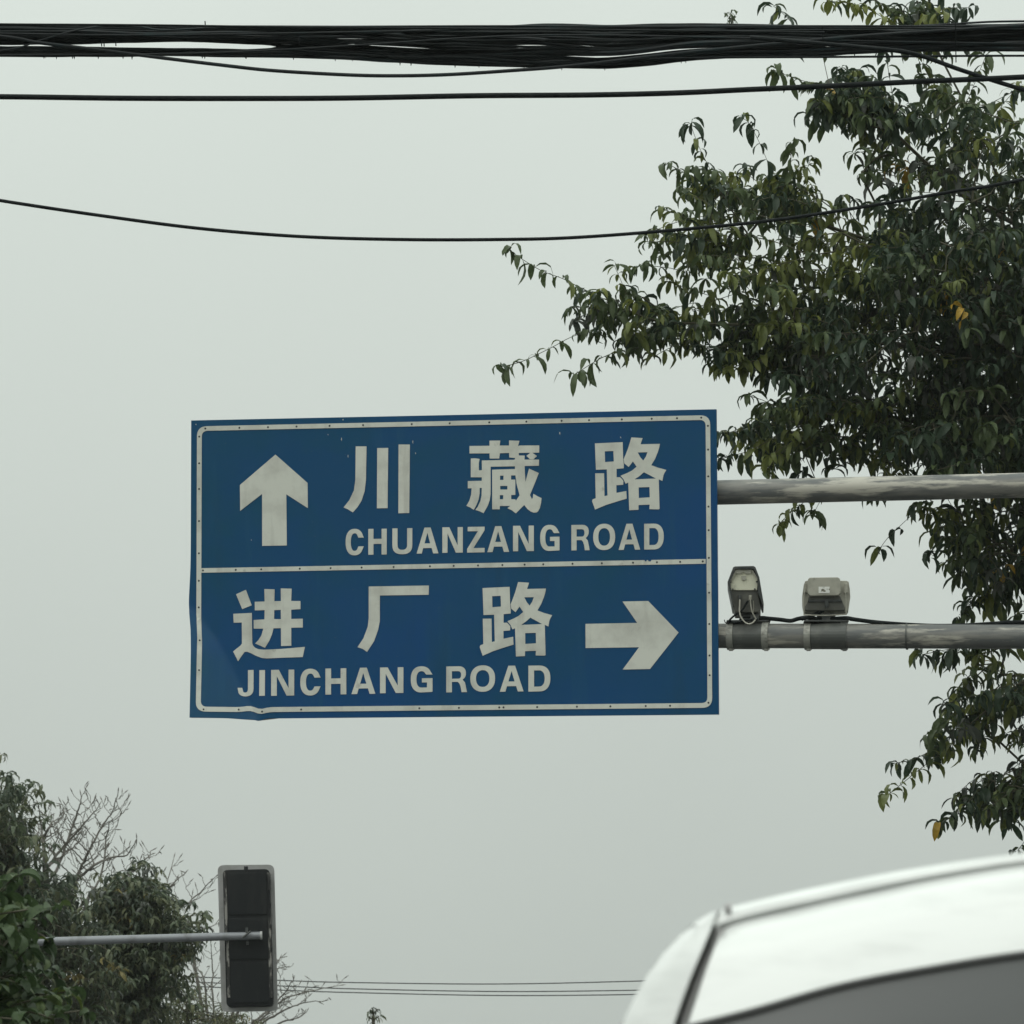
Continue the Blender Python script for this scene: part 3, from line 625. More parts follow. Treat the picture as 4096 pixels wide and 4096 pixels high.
for cy in (3575, 3755, 3935):
    mb = MB(); c_ = at(986+(cy-3575)*.026, cy, DS+.09)
    rows = []
    for k in range(19):
        a = math.radians(-120+240*k/18); rows.append([c_+Vector((.15*math.sin(a), y_, .15*math.cos(a))) for y_ in (0, .22)])
    mb.grid(rows); mb.build('visor', M['signal_black'], sig)
    mb = MB(); mb.tube([c_, c_+Vector((0, .02, 0))], .14, 20); mb.build('lens', M['lens'], sig)
pole = thing('signal_pole', Vector((at(-650, 3790, DS-.3).x, at(-650, 3790, DS-.3).y, .13)), 'slim grey arm reaching from the left leaves to the traffic signal', 'signal arm')
DP = DS-.20
mb = MB(); A0, A1 = at(-650, 3790, DP), at(1046, 3742, DP)
mb.tube([A0+(A1-A0)*k/20 for k in range(21)], [18.5*DP/F-.0003*k for k in range(21)], 20); arm_o = mb.build('arm', M['galv_thin'], pole, smooth=True)
mb = MB(); mb.tube([A1-Vector((.012, 0, 0)), A1+Vector((.006, 0, 0))], 17.2*DP/F, 20); mb.build('end_cap', M['plate_white'], pole)
mb = MB(); mb.tube([Vector((A0.x, A0.y, .1)), Vector((A0.x, A0.y, A0.z+.6))], .1, 20); mb.build('column', M['galv_thin'], pole, smooth=True)
mb = MB(); ax = (A1-A0).normalized()
pa = [Z6(1385, 1000, DP-.05), Z6(1362, 1018, DP-.055), Z6(1340, 1036, DP-.05)]
mb.tube(pa, 4*DP/F, 8); mb.build('clamp', M['dark_steel'], pole)
mb = MB(); mb.box(Z6(1362, 994, DP-.01), .022, .03, .045); mb.build('bolt', M['dark_steel'], pole)
mb = MB(); mb.box(Z6(1366, 1066, DP+.02), .02, .03, .03); mb.build('bolt', M['dark_steel'], pole)

for hy in (3530, 3620, 3710, 3800, 3890, 3980):
    hx = 1079+(hy-3480)*.026; mb = MB(); mb.box(at(hx, hy, DS-.128), .012, .014, .045); mb.build('hinge', M['signal_black'], sig)
# ------------------------------------------------------------------ foliage machinery
def leaf_template(e0, e1, wid, fold, n=5, curl=0.0):
    """unit leaf lying along +X then arching down; 3 columns"""
    stations = np.linspace(0, 1, n+1); pos = np.zeros(3); P = []
    prof = [.05, .62, .96, 1.0, .72, .03] if n == 5 else [.08, 1.0, .9, .02]
    d = 1/n
    for i, t in enumerate(stations):
        e = math.radians(e0+(e1-e0)*min(1, t*1.6)); dr = np.array([math.cos(e), 0, math.sin(e)]); up = np.array([-math.sin(e), 0, math.cos(e)])
        wv = wid/2*prof[i]
        side = np.array([0, 1, 0])
        P += [pos-side*wv+up*wv*fold, pos.copy(), pos+side*wv+up*wv*fold+up*curl*wv]
        pos = pos+dr*d
    return np.array(P)
def leaf_faces(n): return [(i*3+c, i*3+c+1, (i+1)*3+c+1, (i+1)*3+c) for i in range(n) for c in (0, 1)]
def make_templates(n, wid, e0r, e1r, cnt=14, seed=3):
    rg = random.Random(seed); return [leaf_template(rg.uniform(*e0r), rg.uniform(*e1r), wid*rg.uniform(.8, 1.25), rg.uniform(.15, .7), n, rg.uniform(-.3, .5)) for _ in range(cnt)]
def in_poly(x, y, P):
    c = False; j = len(P)-1
    for i in range(len(P)):
        if (P[i][1] > y) != (P[j][1] > y) and x < (P[j][0]-P[i][0])*(y-P[i][1])/(P[j][1]-P[i][1])+P[i][0]: c = not c
        j = i
    return c
class Tree:
    def __init__(s, depth, seed):
        s.pull = .25; s.d = depth; s.p = []; s.par = []; s.leaf = []; s.rg = random.Random(seed); s.tip = []
        s.arr = np.zeros((60000, 3)); s.n = 0
    def node(s, p, par):
        s.p.append(Vector(p)); s.par.append(par); s.arr[s.n] = p; s.n += 1; return s.n-1
    def limb(s, pts, join=None, n=5):
        """main limb, points root -> tip in (px, py, depth offset)"""
        P = catmull([at(x, y, s.d+z) for x, y, z in pts], n) if not isinstance(pts[0], Vector) else catmull(pts, n)
        i = s.near(P[0]) if join else None
        if join is None and s.n == 0: i = s.node(P[0], -1); P = P[1:]
        for p in P: i = s.node(p, i if i is not None else -1)
        return i
    def near(s, p, pull=None):
        a = s.arr[:s.n]; d = ((a-np.array(p))**2).sum(1)
        if pull is not None:                       # prefer nodes lying on the trunk's side
            d = d*(1+.6*(((a-np.array(pull))**2).sum(1) > ((np.array(p)-np.array(pull))**2).sum()))
        return int(d.argmin())
    def reach(s, p, core, sag=.12, step=.28):
        """grow a curved branch from the nearest node to p, return node ids from the branch"""
        i = s.near(p, core); a = s.p[i]; v = p-a; L = v.length
        if L < .03: return [i]
        m = max(1, int(L/step)); ids = [i]
        bow = Vector((s.rg.uniform(-.1, .1), s.rg.uniform(-.1, .1), sag))*L
        for k in range(1, m+1):
            t = k/m; i = s.node(a+v*t+bow*math.sin(math.pi*t)*.6, i); ids.append(i)
        return ids
    def leaves_on(s, pts, spacing, L, tints, az0=None, tipn=4, droop=1, skip0=0.0, spread=.02):
        """leaves along a 3D polyline"""
        rg = s.rg
        tint = rg.choices(range(6), tints)[0]
        tot = sum((b-a).length for a, b in zip(pts, pts[1:])); run = tot*skip0; acc = 0
        def put(p, dirv):
            ti = tint if rg.random() < .75 else rg.choices(range(6), tints)[0]
            s.leaf.append((p, dirv, L*(rg.uniform(.5, 1.1) if rg.random() < .8 else rg.uniform(1.1, 1.4)), ti, rg.randrange(14), rg.gauss(0, .32), rg.gauss(0, .3)))
        for a, b in zip(pts, pts[1:]):
            sg = (b-a).length
            while run < acc+sg:
                t = (run-acc)/sg if sg > 0 else 0; p = a+(b-a)*t
                az = rg.uniform(0, 2*math.pi)
                for k in range(3): put(p+(b-a).normalized()*rg.uniform(-.02, .02), az+k*2.1+rg.gauss(0, .4))
                run += spacing*rg.uniform(2.0, 4.0)
            acc += sg
        d = pts[-1]-pts[-2] if len(pts) > 1 else Vector((1, 0, 0))
        base = math.atan2(d.y, d.x)
        for k in range(tipn): put(pts[-1]+Vector((rg.uniform(-spread, spread),)*3), base+k*2*math.pi/tipn+rg.gauss(0, .35))
    def twig(s, px, spacing, L, tints, zo=0, join=True, tipn=4, core=None):
        """hand placed twig, tip -> join in px"""
        k = len(px); P = catmull([at(x, y, s.d+zo+.25*i/k) for i, (x, y) in enumerate(px)], 4)[::-1]
        i = s.near(P[0]); a = s.p[i]
        m = max(1, int((P[0]-a).length/.3))
        for q_ in range(1, m): i = s.node(a+(P[0]-a)*q_/m, i)
        for p in P: i = s.node(p, i)
        s.leaves_on(P, spacing, L, tints, tipn=tipn)
    def fill(s, poly, count, zr, core, L, tints, spacing=.05, tl=.35, tipn=4, sag=.12, outward=None):
        xs_ = [p[0] for p in poly]; ys_ = [p[1] for p in poly]; c = 0; pts = []
        while c < count:
            x, y = s.rg.uniform(min(xs_), max(xs_)), s.rg.uniform(min(ys_), max(ys_))
            if not in_poly(x, y, poly): continue
            pts.append(at(x, y, s.d+s.rg.uniform(*zr))); c += 1
        pts.sort(key=lambda p: (p-core).length)
        for p in pts:
            o_ = (p-core); o_.normalize(); p = p-o_*tl*s.pull
            ids = s.reach(p, core, sag)
            out_ = (p-core); out_.normalize()
            dirv = (out_*.5+Vector((s.rg.gauss(0, .6), s.rg.gauss(0, .6), s.rg.uniform(-.25, .5)))).normalized()
            l_ = tl*s.rg.uniform(.5, 1.2); q = [p]; i = ids[-1]
            for k in range(1, 4):
                dirv = (dirv+Vector((0, 0, -.12))).normalized(); q.append(q[-1]+dirv*l_/3); i = s.node(q[-1], i)
            s.leaves_on(q, spacing, L, tints, tipn=tipn)
    def build(s, root, trunk_m, twig_m, mats, templates, n, keep=300, rtip=.0028, trunk_r=.16, leafname='leaf', expo=.46):
        cnt = np.zeros(s.n)
        has = set(s.par)
        for i in range(s.n-1, -1, -1):
            if i not in has: cnt[i] += 1
            if s.par[i] >= 0: cnt[s.par[i]] += cnt[i]
        rad = rtip*cnt**expo
        rad = np.minimum(rad, trunk_r)
        tb, wb = MB(), MB()
        for i in range(s.n):
            j = s.par[i]
            if j < 0: continue
            big = rad[i] > .018
            (tb if big else wb).tube([s.p[j], s.p[i]], [min(rad[j], rad[i]*1.5), rad[i]], 8 if big else 4, cap=False)
        if tb.v: tb.build('trunk', trunk_m, root, smooth=True)
        if wb.v: wb.build('twigs', twig_m, root)['kind'] = 'stuff'
        # leaves
        fc = leaf_faces(n); V = len(templates[0]); base = wloc(root)
        def scr(p):
            v = p-Vector((0, 0, CAM_H)); dp = v.y*CP+v.z*SP; return 2048+F*v.x/dp, 2048-F*(-v.y*SP+v.z*CP)/dp, dp
        sc_ = []
        for k, lf in enumerate(s.leaf):
            x, y, dp = scr(lf[0]); inside = -20 < x < 4110 and -20 < y < 4110
            sc_.append((0 if inside else 1, dp-lf[2]*6+(lf[3] >= 3)*-.3, k))
        sc_.sort(); single = set(k for _, _, k in sc_[:keep])
        tm = []
        for t in templates:
            me = bpy.data.meshes.new(leafname); me.from_pydata([tuple(v) for v in t], [], fc); me.polygons.foreach_set('use_smooth', [True]*len(fc))
            me.materials.append(mats[0]); tm.append(me)
        VV = []; MI = []
        for k, (p, az, L, ti, tp, roll, tilt) in enumerate(s.leaf):
            Rm = Matrix.Rotation(az, 4, 'Z') @ Matrix.Rotation(tilt, 4, 'Y') @ Matrix.Rotation(roll, 4, 'X')
            if k in single:
                o = bpy.data.objects.new(leafname, tm[tp]); COL.objects.link(o); o.parent = root
                o.location = p-base; o.rotation_euler = Rm.to_euler(); o.scale = (L, L, L)
                o.material_slots[0].link = 'OBJECT'; o.material_slots[0].material = mats[ti]
            else:
                R3 = np.array(Rm.to_3x3()); VV.append(templates[tp] @ R3.T*L+np.array(p-base)); MI += [ti]*len(fc)
        if VV:
            nl = len(VV); vv = np.concatenate(VV).astype(np.float32); me = bpy.data.meshes.new('foliage')
            f0 = np.array(fc); fa = (f0[None]+(np.arange(nl)*V)[:, None, None]).reshape(-1, 4)
            me.vertices.add(len(vv)); me.vertices.foreach_set('co', vv.ravel())
            me.loops.add(fa.size); me.loops.foreach_set('vertex_index', fa.ravel().astype(np.int32))
            me.polygons.add(len(fa)); me.polygons.foreach_set('loop_start', np.arange(0, fa.size, 4, dtype=np.int32))
            me.polygons.foreach_set('loop_total', np.full(len(fa), 4, dtype=np.int32))
            for m in mats: me.materials.append(m)
            me.polygons.foreach_set('material_index', np.array(MI, dtype=np.int32)); me.polygons.foreach_set('use_smooth', [True]*len(fa))
            me.update(calc_edges=True); o = bpy.data.objects.new('foliage', me); COL.objects.link(o); o.parent = root; o['kind'] = 'stuff'
        print(root.name, 'leaves', len(s.leaf), 'nodes', s.n)
Q = 2.12
S = lambda P: [(x*Q, y*Q) for x, y in P]

# ------------------------------------------------------------------ the big tree on the right
DT = 37.0
T = Tree(DT, 11)
base = at(4560, 3400, DT); gp = Vector((base.x, base.y, 0)); core = at(4250, 1500, DT)
T.limb([gp, Vector((base.x, base.y, 2)), at(4540, 3000, DT), at(4430, 2500, DT), at(4330, 2050, DT)], n=6)
T.limb([(4330,2050,0),(4230,1700,.1),(4150,1300,0),(4060,900,.1),(3900,500,0),(3750,200,-.1),(3690,20,0)], join=1)
T.limb([(4150,1500,0),(3900,1420,-.2),(3600,1380,-.3),(3300,1330,-.2),(3050,1300,-.2)], join=1)
T.limb([(4130,1250,0),(3900,1100,.2),(3600,1000,.3),(3300,900,.2),(3100,800,.1)], join=1)
T.limb([(4300,1900,0),(4050,1800,.2),(3750,1700,.3),(3400,1660,.1),(3150,1720,0)], join=1)
T.limb([(4070,900,0),(3850,780,.1),(3650,600,0),(3480,440,-.2),(3330,400,-.1)], join=1)
T.limb([(4400,2400,0),(4250,2350,.2),(4100,2250,.1),(3950,2150,0),(3850,2050,0)], join=1)
T.limb([(4480,2800,0),(4300,2750,0),(4150,2700,-.1),(4000,2800,-.1),(3850,2920,-.1)], join=1)
T.limb([(4330,2050,0),(4500,1500,.3),(4600,900,.4),(4560,300,.3)], join=1)
MAIN = [5, 5, 2.0, .35, .02, .9]; BR_ = [3, 5, 4, 1.0, .05, .3]; LI = [1.5, 5, 6, 1.4, .04, .3]; DK = [7, 4, 1.0, .2, .03, 1.6]  # tint weights; DK darkens leaf colours to paint shade into the inner crown
tw = [
 ([(960,468),(975,482),(1020,510),(1060,525),(1090,540),(1170,578),(1240,605),(1350,612)], .085),
 ([(945,692),(985,682),(1040,656),(1080,635),(1140,615),(1200,600)], .09),
 ([(1085,706),(1130,678),(1165,664),(1230,650),(1290,630)], .07),
 ([(1208,502),(1250,482),(1300,472),(1400,460)], .08), ([(1262,532),(1300,545),(1345,560)], .07),
 ([(1302,232),(1318,275),(1340,320),(1370,380),(1410,440)], .075), ([(1400,222),(1415,235),(1440,285),(1465,350),(1490,420)], .075),
 ([(1492,268),(1492,310),(1485,370),(1470,430)], .06), ([(1258,308),(1290,325),(1330,345),(1380,370)], .06),
 ([(1248,395),(1280,405),(1330,430),(1400,455)], .055), ([(1275,440),(1320,450),(1390,470)], .06), ([(1530,300),(1520,330),(1510,390)], .06),
 ([(1362,692),(1385,698),(1440,690),(1490,670)], .06), ([(1358,818),(1400,812),(1450,800),(1530,770)], .045), ([(1360,866),(1400,855),(1450,842),(1520,810)], .06),
 ([(1440,775),(1480,752),(1540,740)], .05), ([(1470,990),(1490,968),(1520,945),(1545,920)], .06), ([(1535,970),(1545,950),(1560,925)], .2),
 ([(1460,12),(1480,28),(1510,60),(1550,95)], .08), ([(1460,132),(1500,148),(1560,165),(1620,190)], .05), ([(1560,2),(1600,6),(1640,18),(1700,55)], .06), ([(1600,-20),(1640,-6),(1680,20),(1710,60)], .06),
 ([(1545,190),(1580,180),(1620,185)], .035), ([(1610,240),(1640,270),(1680,300)], .06), ([(1625,330),(1650,300),(1690,290)], .06),
 ([(1860,105),(1850,130),(1820,200),(1790,250)], .07), ([(1740,120),(1770,170),(1800,230)], .08), ([(1925,160),(1890,200),(1860,250)], .06),
 ([(1675,1500),(1700,1480),(1750,1440),(1790,1410),(1830,1370),(1880,1320)], .07), ([(1770,1555),(1800,1540),(1840,1520),(1880,1490),(1940,1450)], .07),
 ([(1820,1145),(1850,1120),(1900,1100),(1950,1080)], .05), ([(1840,1262),(1870,1268),(1910,1275),(1960,1270)], .09), ([(1800,1345),(1840,1330),(1890,1290)], .06),
 ([(1735,958),(1770,962),(1820,970)], .05), ([(1790,1020),(1830,1010),(1880,1000)], .05), ([(1785,1060),(1830,1045),(1880,1030)], .05),
 ([(1660,1035),(1675,1015),(1690,1000)], .3), ([(1920,1605),(1940,1580),(1965,1560)], .07),
 ([(1740,1235),(1790,1225),(1840,1215),(1900,1200)], .05), ([(1780,1240),(1820,1228),(1860,1215)], .05), ([(1690,1440),(1730,1430),(1790,1395),(1840,1350)], .06), ([(1790,1545),(1820,1520),(1850,1500),(1900,1480)], .05), ([(1780,1330),(1810,1320),(1850,1310)], .06), ([(1740,955),(1760,975),(1800,985)], .05), ([(1810,1160),(1840,1140),(1890,1125)], .05), ([(1840,1240),(1880,1225),(1920,1210)], .07), ([(1660,400),(1620,380),(1590,370)][::-1], .06),
]
for P, sp_ in tw: T.twig(S(P), sp_*.45, .18, BR_, zo=random.uniform(-.5, .1), tipn=5, core=core)
FILL = [
 ([(1160,560),(1240,590),(1350,605),(1460,590),(1560,600),(1540,700),(1440,690),(1380,665),(1300,660),(1220,630)], 80, (-.5, .7), MAIN),
 ([(1290,400),(1330,340),(1430,360),(1480,350),(1560,375),(1640,400),(1690,440),(1690,480),(1300,480)], 44, (-.9, 1.0), LI),
 ([(1330,480),(1690,480),(1720,560),(1560,640),(1400,600),(1350,560)], 84, (-.9, 1.0), LI),
 ([(1260,430),(1320,400),(1340,600),(1270,560)], 12, (-.5, .5), LI),
 ([(1290,340),(1340,310),(1400,340),(1470,340),(1530,350),(1560,400),(1400,420),(1310,400)], 26, (-.6, .6), BR_),
 ([(1550,160),(1660,165),(1760,150),(1840,170),(1932,200),(1990,300),(1990,500),(1720,500),(1650,350),(1620,250),(1550,210)], 125, (-1, 1.3), MAIN),
 ([(1555,170),(1680,165),(1690,230),(1600,235),(1560,205)], 40, (-.5, .6), DK),
 ([(1660,420),(1760,420),(1760,380),(1932,420),(2050,500),(2050,900),(1740,885),(1700,800),(1520,770),(1500,640),(1560,560)], 440, (-1.5, 1.8), DK),
 ([(1740,520),(2000,500),(2000,880),(1750,880)], 200, (-1.4, 1.8), DK),
 ([(1400,800),(1440,765),(1520,745),(1640,760),(1740,800),(1740,875),(1640,880),(1570,880),(1480,870),(1420,855)], 72, (-.8, .9), BR_),
 ([(1750,930),(2000,930),(2000,1110),(1880,1120),(1820,1060),(1790,1010)], 95, (-.7, .9), MAIN),
 ([(1800,1300),(1860,1265),(2000,1260),(2000,1420),(1880,1400),(1790,1375)], 52, (-.5, .7), MAIN),
 ([(1830,1490),(1900,1440),(2010,1430),(2010,1540),(1860,1540)], 44, (-.4, .5), MAIN),
 ([(1100,545),(1150,555),(1200,590),(1230,640),(1160,620),(1110,590)], 14, (-.3, .3), MAIN),
 ([(1715,5),(1765,0),(1772,40),(1760,70),(1700,70)], 22, (-.3, .4), DK),
 ([(2000,200),(2300,100),(2560,500),(2560,1100),(2400,1300),(2050,1100)], 330, (-2, 2.4), MAIN),
]
LT = make_templates(5, .23, (-35, 35), (-98, -74))
for P, c_, zr, ti in FILL:
    if ti is LI: T.fill(S(P), int(c_*.8), zr, core, .17, ti, spacing=.055, tl=.5, tipn=5, sag=.04)
    else: T.fill(S(P), c_, zr, core, .17, ti, spacing=.042, tl=.34, tipn=6)
tree = thing('broadleaf_tree', gp, 'large broadleaf tree with drooping dark leaves behind the gantry arms at the right', 'tree')
T.build(tree, M['bark'], M['twig'], LM, LT, 5)

# ------------------------------------------------------------------ trees low at the left
def Zs(P): return [(x*.7246, 3000+y*.7246) for x, y in P]
FT = [4, 5, 3, .7, .1, 1]
LTF = make_templates(3, .22, (-30, 25), (-95, -68), seed=5)
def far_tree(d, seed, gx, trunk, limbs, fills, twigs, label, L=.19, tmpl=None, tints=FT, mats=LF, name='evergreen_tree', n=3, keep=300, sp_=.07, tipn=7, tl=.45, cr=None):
    t = Tree(d, seed); t.pull = .6 if d > 30 else .2; b = at(gx, 4096, d); gp = Vector((b.x, b.y, 0))
    P = Zs(trunk); t.limb([gp]+[Vector((b.x, b.y, 1.5))]+[at(x, y, d) for x, y in P], n=5)
    core = at(*P[len(P)//2 if cr is None else cr], d)
    for l_ in limbs: t.limb([(x, y, z) for (x, y), z in zip(Zs([q[:2] for q in l_]), [q[2] if len(q) > 2 else 0 for q in l_])], join=1)
    for w_, s_ in twigs: t.twig(Zs(w_), s_, L, tints, zo=random.uniform(-.4, .4), tipn=tipn)
    for f_, c_, zr in fills: t.fill(Zs(f_), c_, zr, core, L, tints, spacing=sp_, tl=tl, tipn=tipn)
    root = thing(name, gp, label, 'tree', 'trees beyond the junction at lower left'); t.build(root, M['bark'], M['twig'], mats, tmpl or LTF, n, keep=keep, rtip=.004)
far_tree(60, 21, -60, [(-80,1700),(-60,1200),(-40,800),(-30,500),(0,260)], [[(-50,1200),(100,1000,0),(250,900,-.3),(400,820,-.3)], [(-40,900),(100,700,.2),(180,560,.2)], [(-30,600),(60,450,0),(130,330,0),(200,230,0)]],
  [([(-300,300),(-60,200),(20,150),(45,180),(50,270),(110,300),(150,400),(120,480),(150,560),(190,640),(200,760),(-300,800)], 330, (-1.2, 1.4)),
   ([(-300,700),(180,680),(260,720),(330,720),(390,800),(400,880),(380,960),(450,1000),(-300,1050)], 380, (-1.3, 1.5)),
   ([(-300,1000),(480,1010),(700,1020),(700,1250),(650,1512),(600,1700),(-300,1700)], 520, (-1.4, 1.2))],
  [([(35,140),(30,200),(10,280)], .04), ([(5,30),(0,60),(-10,120)], .05), ([(175,190),(150,240),(110,290)], .05), ([(215,220),(190,230),(140,260)], .05), ([(230,300),(190,300),(140,320)], .05), ([(150,470),(110,450),(80,440)], .05), ([(440,830),(410,800),(370,790)], .05), ([(390,700),(350,690),(300,720)], .05)],
  'tall dense evergreen tree with hanging leaves at the left edge')
far_tree(61.5, 22, 640, [(800,1900),(790,1500),(780,1200),(780,900),(790,720)], [[(780,1150),(640,1060,0),(560,1000,0)], [(780,1100),(900,1000,-.2),(1000,900,-.2)], [(790,900),(720,800,.1),(660,740,.1)]],
  [([(610,740),(650,700),(740,690),(790,660),(840,690),(830,760),(850,840),(920,880),(990,850),(1050,860),(1050,960),(1020,1010),(1060,1060),(1040,1110),(940,1120),(900,1190),(700,1250),(600,1180),(540,1060),(510,970),(560,880),(600,820)], 420, (-1.2, 1.2)),
   ([(560,1100),(900,1150),(980,1250),(1000,1300),(900,1380),(860,1512),(850,1700),(500,1700),(520,1300)], 280, (-1.2, 1.2)),
   ([(600,720),(700,680),(820,680),(840,860),(700,900),(600,860)], 100, (-.8, .8))],
  [([(510,910),(530,890),(570,880)], .04), ([(815,650),(800,690),(780,740)], .04), ([(1060,850),(1030,850),(980,870)], .04), ([(1075,1140),(1050,1100),(1010,1060)], .05), ([(1065,1080),(1030,1060),(980,1040)], .05), ([(1010,1260),(960,1230),(900,1210)], .05)],
  'lower rounded evergreen tree just left of the traffic signal')
far_tree(66, 23, 760, [(1040,1900),(1040,1600),(1030,1450),(1020,1330)], [[(1040,1600),(1200,1480,0),(1380,1470,0)]],
  [([(860,1230),(960,1260),(1060,1290),(1200,1350),(1215,1512),(1215,1600),(820,1600),(850,1380)], 120, (-1, 1)), ([(1220,1455),(1330,1440),(1420,1480),(1440,1540),(1230,1560)], 40, (-.8, .8))], [([(860,1160),(880,1200),(900,1250)], .08)],
  'sparse yellowish tree low behind the traffic signal', L=.1, tints=[.6, 2, 4, 5, 1.2, 1], sp_=.06, tipn=5, tl=.4, name='thin_leafed_tree')
LTN = make_templates(5, .52, (-15, 30), (-80, -35), seed=9)
NT = [5, 6, 3, .5, 0, .5]
far_tree(20, 24, -350, [(-420,2400),(-400,1900),(-300,1600),(-250,1300),(-200,1100)], [[(-250,1300),(-50,1200,0),(60,1100,0)], [(-300,1600),(0,1500,0),(150,1420,0)]],
  [([(-350,800),(20,800),(70,790),(110,860),(60,960),(90,1010),(120,1080),(90,1130),(90,1180),(130,1250),(180,1340),(230,1420),(250,1540),(180,1700),(-350,1700)], 165, (-.8, .5))],
  [([(205,940),(190,990),(150,1050)], .08), ([(150,800),(120,850),(80,900)], .06), ([(270,1060),(230,1020),(190,1010)], .05), ([(240,1380),(235,1410),(210,1460)], .05), ([(70,1400),(60,1450),(30,1500)], .06)],
  'soft bright green leafy tree close by in the lower left corner', L=.095, tmpl=LTN, tints=NT, mats=LN, name='young_green_tree', n=5, sp_=.055, tipn=5, tl=.3)

# bare trees
def bare(d, seed, gx, gy, limbs, label, dens_=1.0, rm_=1.0):
    rg = random.Random(seed); b = at(gx*.7246, 3000+gy*.7246, d); gp = Vector((b.x, b.y, 0))
    root = thing('bare_tree', gp, label, 'tree', 'leafless trees beyond the junction')
    mb = MB(); mb.tube(catmull([gp, Vector((b.x, b.y, b.z*.5)), b], 6), [.13-.06*k/12 for k in range(13)], 10); mb.build('trunk', M['bark'], root, smooth=True)
    def grow(mb, P, r0, lvl):
        P = catmull(P, 5); n = len(P)
        P = [p+Vector((rg.gauss(0, .006), rg.gauss(0, .006), rg.gauss(0, .006))) for p in P]
        R = [max(.0038, r0*(1-.8*k/n)) for k in range(n)]
        mb.tube(P, R, 5 if lvl else 7)
        mb.tube([P[-1], P[-1]+(P[-1]-P[-2]).normalized()*.035, P[-1]+(P[-1]-P[-2]).normalized()*.09], [.005, .009, .002], 5)
        if lvl >= 2: return
        L = sum((a-b_).length for a, b_ in zip(P, P[1:])); s_ = rg.choice((-1, 1))
        cnt = max(1, int(L/(.13 if lvl == 0 else .16)*dens_))
        for k in range(cnt):
            t = .12+.86*(k+rg.random())/cnt if lvl == 0 else .25+.72*(k+rg.random())/cnt
            i = min(n-2, int(t*(n-1))); p = P[i]; dv = (P[i+1]-P[i]).normalized(); s_ = -s_
            side = Vector((s_*rg.uniform(.5, 1), rg.uniform(-.9, .9), rg.uniform(-.1, .35))).normalized()
            v = (dv*.55+side*.75).normalized(); l_ = L*(.42 if lvl == 0 else .45)*(1.05-t*.75)*rg.uniform(.5, 1.1)
            l_ = min(l_, .85)
            if l_ < .07: continue
            q = [p, p+v*l_*.4, p+v*l_*.72+Vector((0, 0, l_*.10)), p+v*l_*.95+Vector((0, 0, l_*.30))]
            grow(mb, q, R[i]*.6, lvl+1)
    for l_ in limbs:
        mb = MB(); P = [b]+[at(x*.7246, 3000+y*.7246, d+rg.uniform(-.3, .3)) for x, y in l_]
        grow(mb, P[1:], .024*rm_, 0)
        if (P[1]-b).length > .05: mb.tube([P[0], P[1]], [.045, .024*rm_], 7)
        mb.build('branch', M['twig_bare'], root)
bare(64, 31, 330, 1300, [[(380,940),(495,797),(560,680),(590,480),(605,400)], [(390,770),(440,660),(500,540),(560,430),(620,340),(652,230)], [(400,740),(500,650),(600,600),(700,580),(740,515)],
   [(495,797),(600,745),(720,680),(800,610),(842,550)], [(300,680),(350,570),(400,420),(440,300),(450,250)], [(245,720),(240,560),(228,420),(208,300)], [(240,680),(360,520),(470,400),(545,310)], [(238,500),(275,420),(322,372)]],
   'leafless tree with long fine twigs rising behind the left evergreens', 1.0)
bare(67, 32, 750, 1300, [[(780,960),(860,850),(920,740),(960,595)], [(860,850),(960,735),(1020,680)], [(850,900),(1000,860),(1100,790),(1190,700)], [(700,760),(715,680),(718,630)]],
   'leafless tree showing above the lower rounded evergreen', .8, .8)
bare(70, 33, 1180, 1800, [[(1190,1560),(1175,1350),(1170,1180),(1165,1090)], [(1140,1400),(1120,1250),(1060,1180)], [(1050,1040),(1110,1000),(1205,950)], [(1260,1550),(1420,1500),(1560,1380),(1720,1330),(1880,1300)], [(1400,1500),(1490,1430),(1580,1330),(1605,1280)],
   [(1430,1520),(1560,1440),(1660,1400),(1790,1385)], [(1300,1400),(1480,1220),(1560,1135)], [(1350,1350),(1500,1220),(1590,1195)], [(1440,1560),(1560,1500),(1640,1480),(1700,1440)]],
   'leafless tree whose twigs spread on both sides of the traffic signal', .75, .8)

# little treetop at the bottom edge and weed sprouting on the bundle
t = Tree(75, 41); b = at(1495, 4500, 75); gp = Vector((b.x, b.y, 0)); t.limb([gp, Vector((b.x, b.y, 2.2)), at(1495, 4200, 75), at(1493, 4060, 75)], n=5)
for (x, y) in ((1480,4040),(1512,4038),(1475,4068),(1515,4066),(1490,4035)): t.twig([(x, y), (1494, y+15), (1495, y+30)], .06, .14, FT, tipn=3)
root = thing('young_tree', gp, 'tiny far treetop poking up at the bottom edge', 'tree'); t.build(root, M['twig'], M['twig'], LF, LTF, 3, rtip=.012, keep=60)
t = Tree(DCB, 42); t.limb([at(2925, 105, DCB), at(2932, 80, DCB), at(2918, 58, DCB)], n=4)
for pp in ([(2905,55),(2915,65),(2925,75)], [(2940,58),(2935,68),(2928,80)], [(2918,82),(2925,88)], [(2925,48),(2924,60)]): t.twig(pp, .03, .05, MAIN, tipn=2)
root = thing('weed', at(2925, 105, DCB), 'tiny weed sprouting on top of the cable bundle', 'weed'); t.build(root, M['twig'], M['twig'], LM, LT, 5, rtip=.0015)

